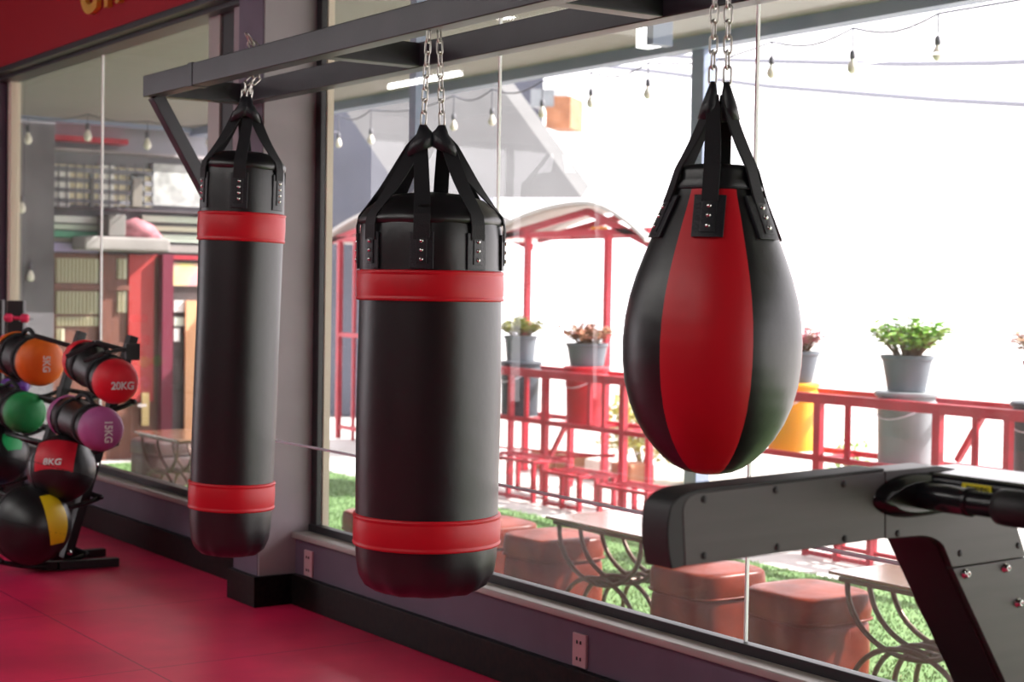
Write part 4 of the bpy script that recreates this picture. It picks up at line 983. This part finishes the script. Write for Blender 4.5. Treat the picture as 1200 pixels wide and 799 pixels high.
def plant(X, Y_, Z_, potm, rt_, rb_, ph_, label, leafm, sprd, hgt, nst, lsz, seed, square=False):
    t = thing('potted_plant', label, 'potted plant', (X, Y_, Z_), 'potted plants on the buckets'); rnd = random.Random(seed)
    n_ = 4 if square else 36
    build('pot', MB().lathe([(rb_, Z_), (rt_*.97, Z_+ph_*.86), (rt_*1.03, Z_+ph_*.88), (rt_*1.05, Z_+ph_), (rt_*.95, Z_+ph_), (rt_*.93, Z_+ph_*.9)], (X, Y_, 0), n_), potm, t, smooth=False, bevel=.002)
    build('soil', MB().lathe([(rt_*.94, Z_+ph_*.88), (.001, Z_+ph_*.93)], (X, Y_, 0), 24, cap=False), soil, t)
    st = MB(); lf = MB(); top = Vector((X, Y_, Z_+ph_*.9))
    for i in range(nst):
        a = rnd.uniform(0, 2*PI); rr = rnd.uniform(0, 1)**.6; e = top+Vector((math.cos(a)*sprd*rr, math.sin(a)*sprd*rr, hgt*(.55+.45*rnd.random())*(1-.35*rr)))
        b_ = top+Vector((math.cos(a)*rt_*.4*rr, math.sin(a)*rt_*.4*rr, 0)); m_ = b_.lerp(e, .5)+Vector((0, 0, hgt*.10))
        pts = [b_*(1-u)**2+m_*2*u*(1-u)+e*u*u for u in (0, .25, .5, .75, 1)]
        st.tube(pts, [.005, .0045, .004, .003, .002], 5)
        for k in range(9):
            u = .4+.6*k/8; p = b_*(1-u)**2+m_*2*u*(1-u)+e*u*u
            az = rnd.uniform(0, 2*PI); d = Vector((math.cos(az), math.sin(az), rnd.uniform(-.35, .55))); leafquad(lf, p, d, Vector((rnd.uniform(-.3, .3), rnd.uniform(-.3, .3), 1)), lsz*rnd.uniform(.7, 1.2), lsz*rnd.uniform(.55, .8))
    build('stems', st, stemm, t, smooth=True); build('foliage', lf, leafm, t, fix=False)
X, Y_, Z_ = bucket(609, darkb, 'dark grey paint bucket at the right edge of the wide bag'); plant(X, Y_, Z_, greyb, .13, .11, .20, 'potted plant with olive-green leaves on the dark grey bucket', leafy, .19, .19, 48, .06, 1)
X, Y_, Z_ = bucket(687, redb, 'red paint bucket on the railing shelf'); plant(X, Y_, Z_, greyb, .155, .125, .17, 'potted plant with red-brown leaves on the red bucket', leafr, .22, .20, 55, .05, 2)
X, Y_, Z_ = bucket(928, yelb, 'yellow paint bucket beside the pear-shaped bag'); plant(X+.05, Y_, Z_, greyb, .13, .09, .20, 'potted plant with pink leaves on the yellow bucket', leafp, .17, .23, 44, .045, 3)
X, Y_, Z_ = bucket(1062, paleb, 'pale grey paint bucket above the treadmill arm', r=.165); plant(X, Y_, Z_, greyb, .148, .11, .21, 'potted plant with bright green leaves on the pale grey bucket', leafg, .245, .29, 66, .062, 4)
X, Y_, Z_ = bucket(1222, darkb, 'dark paint bucket at the right picture edge', r=.15); plant(X+.02, Y_, Z_, terra, .12, .09, .22, 'maroon potted plant at the right picture edge', leafr, .19, .25, 40, .055, 5)

# shrub beyond the railing
def shrub(c, sx, sy, sz, label, leafm, n, seed, lsz=.07):
    t = thing('garden_shrub', label, 'shrub', c, 'shrubs beyond the railing'); rnd = random.Random(seed); st = MB(); lf = MB()
    for i in range(9):
        a = rnd.uniform(0, 2*PI); e = c+Vector((math.cos(a)*sx*.6, math.sin(a)*sy*.6, sz*rnd.uniform(.6, .95))); st.tube([c, c.lerp(e, .5)+Vector((0, 0, .05)), e], [.015, .01, .005], 6)
    for i in range(n):
        a = rnd.uniform(0, 2*PI); ph = rnd.uniform(-.2, 1); r_ = rnd.uniform(.5, 1)
        p = c+Vector((math.cos(a)*sx*r_*math.sqrt(max(0, 1-ph*ph*.8)), math.sin(a)*sy*r_*math.sqrt(max(0, 1-ph*ph*.8)), sz*(.35+.62*ph*r_)))
        p.z = max(p.z, c.z+.02)
        leafquad(lf, p, Vector((rnd.uniform(-1, 1), rnd.uniform(-1, 1), rnd.uniform(-.5, .8))), Vector((rnd.uniform(-.5, .5), rnd.uniform(-.5, .5), 1)), lsz*rnd.uniform(.7, 1.3), lsz*.6)
    build('branches', st, stemm, t, smooth=True); build('foliage', lf, leafm, t, fix=False)
sh = onz(750, 590, G); sh.y = 8.5; sh = Vector((ony(752, 560, 8.6).x, 8.6, G))
shrub(sh, .38, .35, .72, 'yellow-green garden shrub beyond the railing, left of the pear bag tip', leafmat('shrub_leaf', (.45, .50, .12), (.62, .55, .20)), 1100, 8)
shrub(Vector((ony(822, 560, 8.6).x, 8.5, G)), .34, .3, .62, 'yellow-green garden shrub beyond the railing, below the pear bag tip', MATS['shrub_leaf'], 800, 9)
shrub(Vector((ony(996, 540, 9.5).x, 9.5, G)), .16, .15, .42, 'small green weed between the yellow and pale grey buckets', leafg, 160, 10, .05)

# overhead power cables
def sky_cable(pts, Y, lab):
    P_ = [ony(x, y, Y) for x, y in pts]; tag(build('power_cable', MB().tube(P_, .035, 6), mat('power_cable', (.20, .21, .25), .6), smooth=True), lab, 'cable', 'power cables in the sky')
sky_cable([(640, 60), (704, 77), (770, 84), (830, 92), (900, 101), (1012, 110), (1100, 117), (1230, 124)], 15, 'lower power cable crossing the sky behind the pear bag chain')
sky_cable([(700, 58), (783, 65), (850, 70), (960, 73), (1060, 75), (1158, 74), (1230, 71)], 15, 'upper power cable crossing the sky behind the pear bag chain')
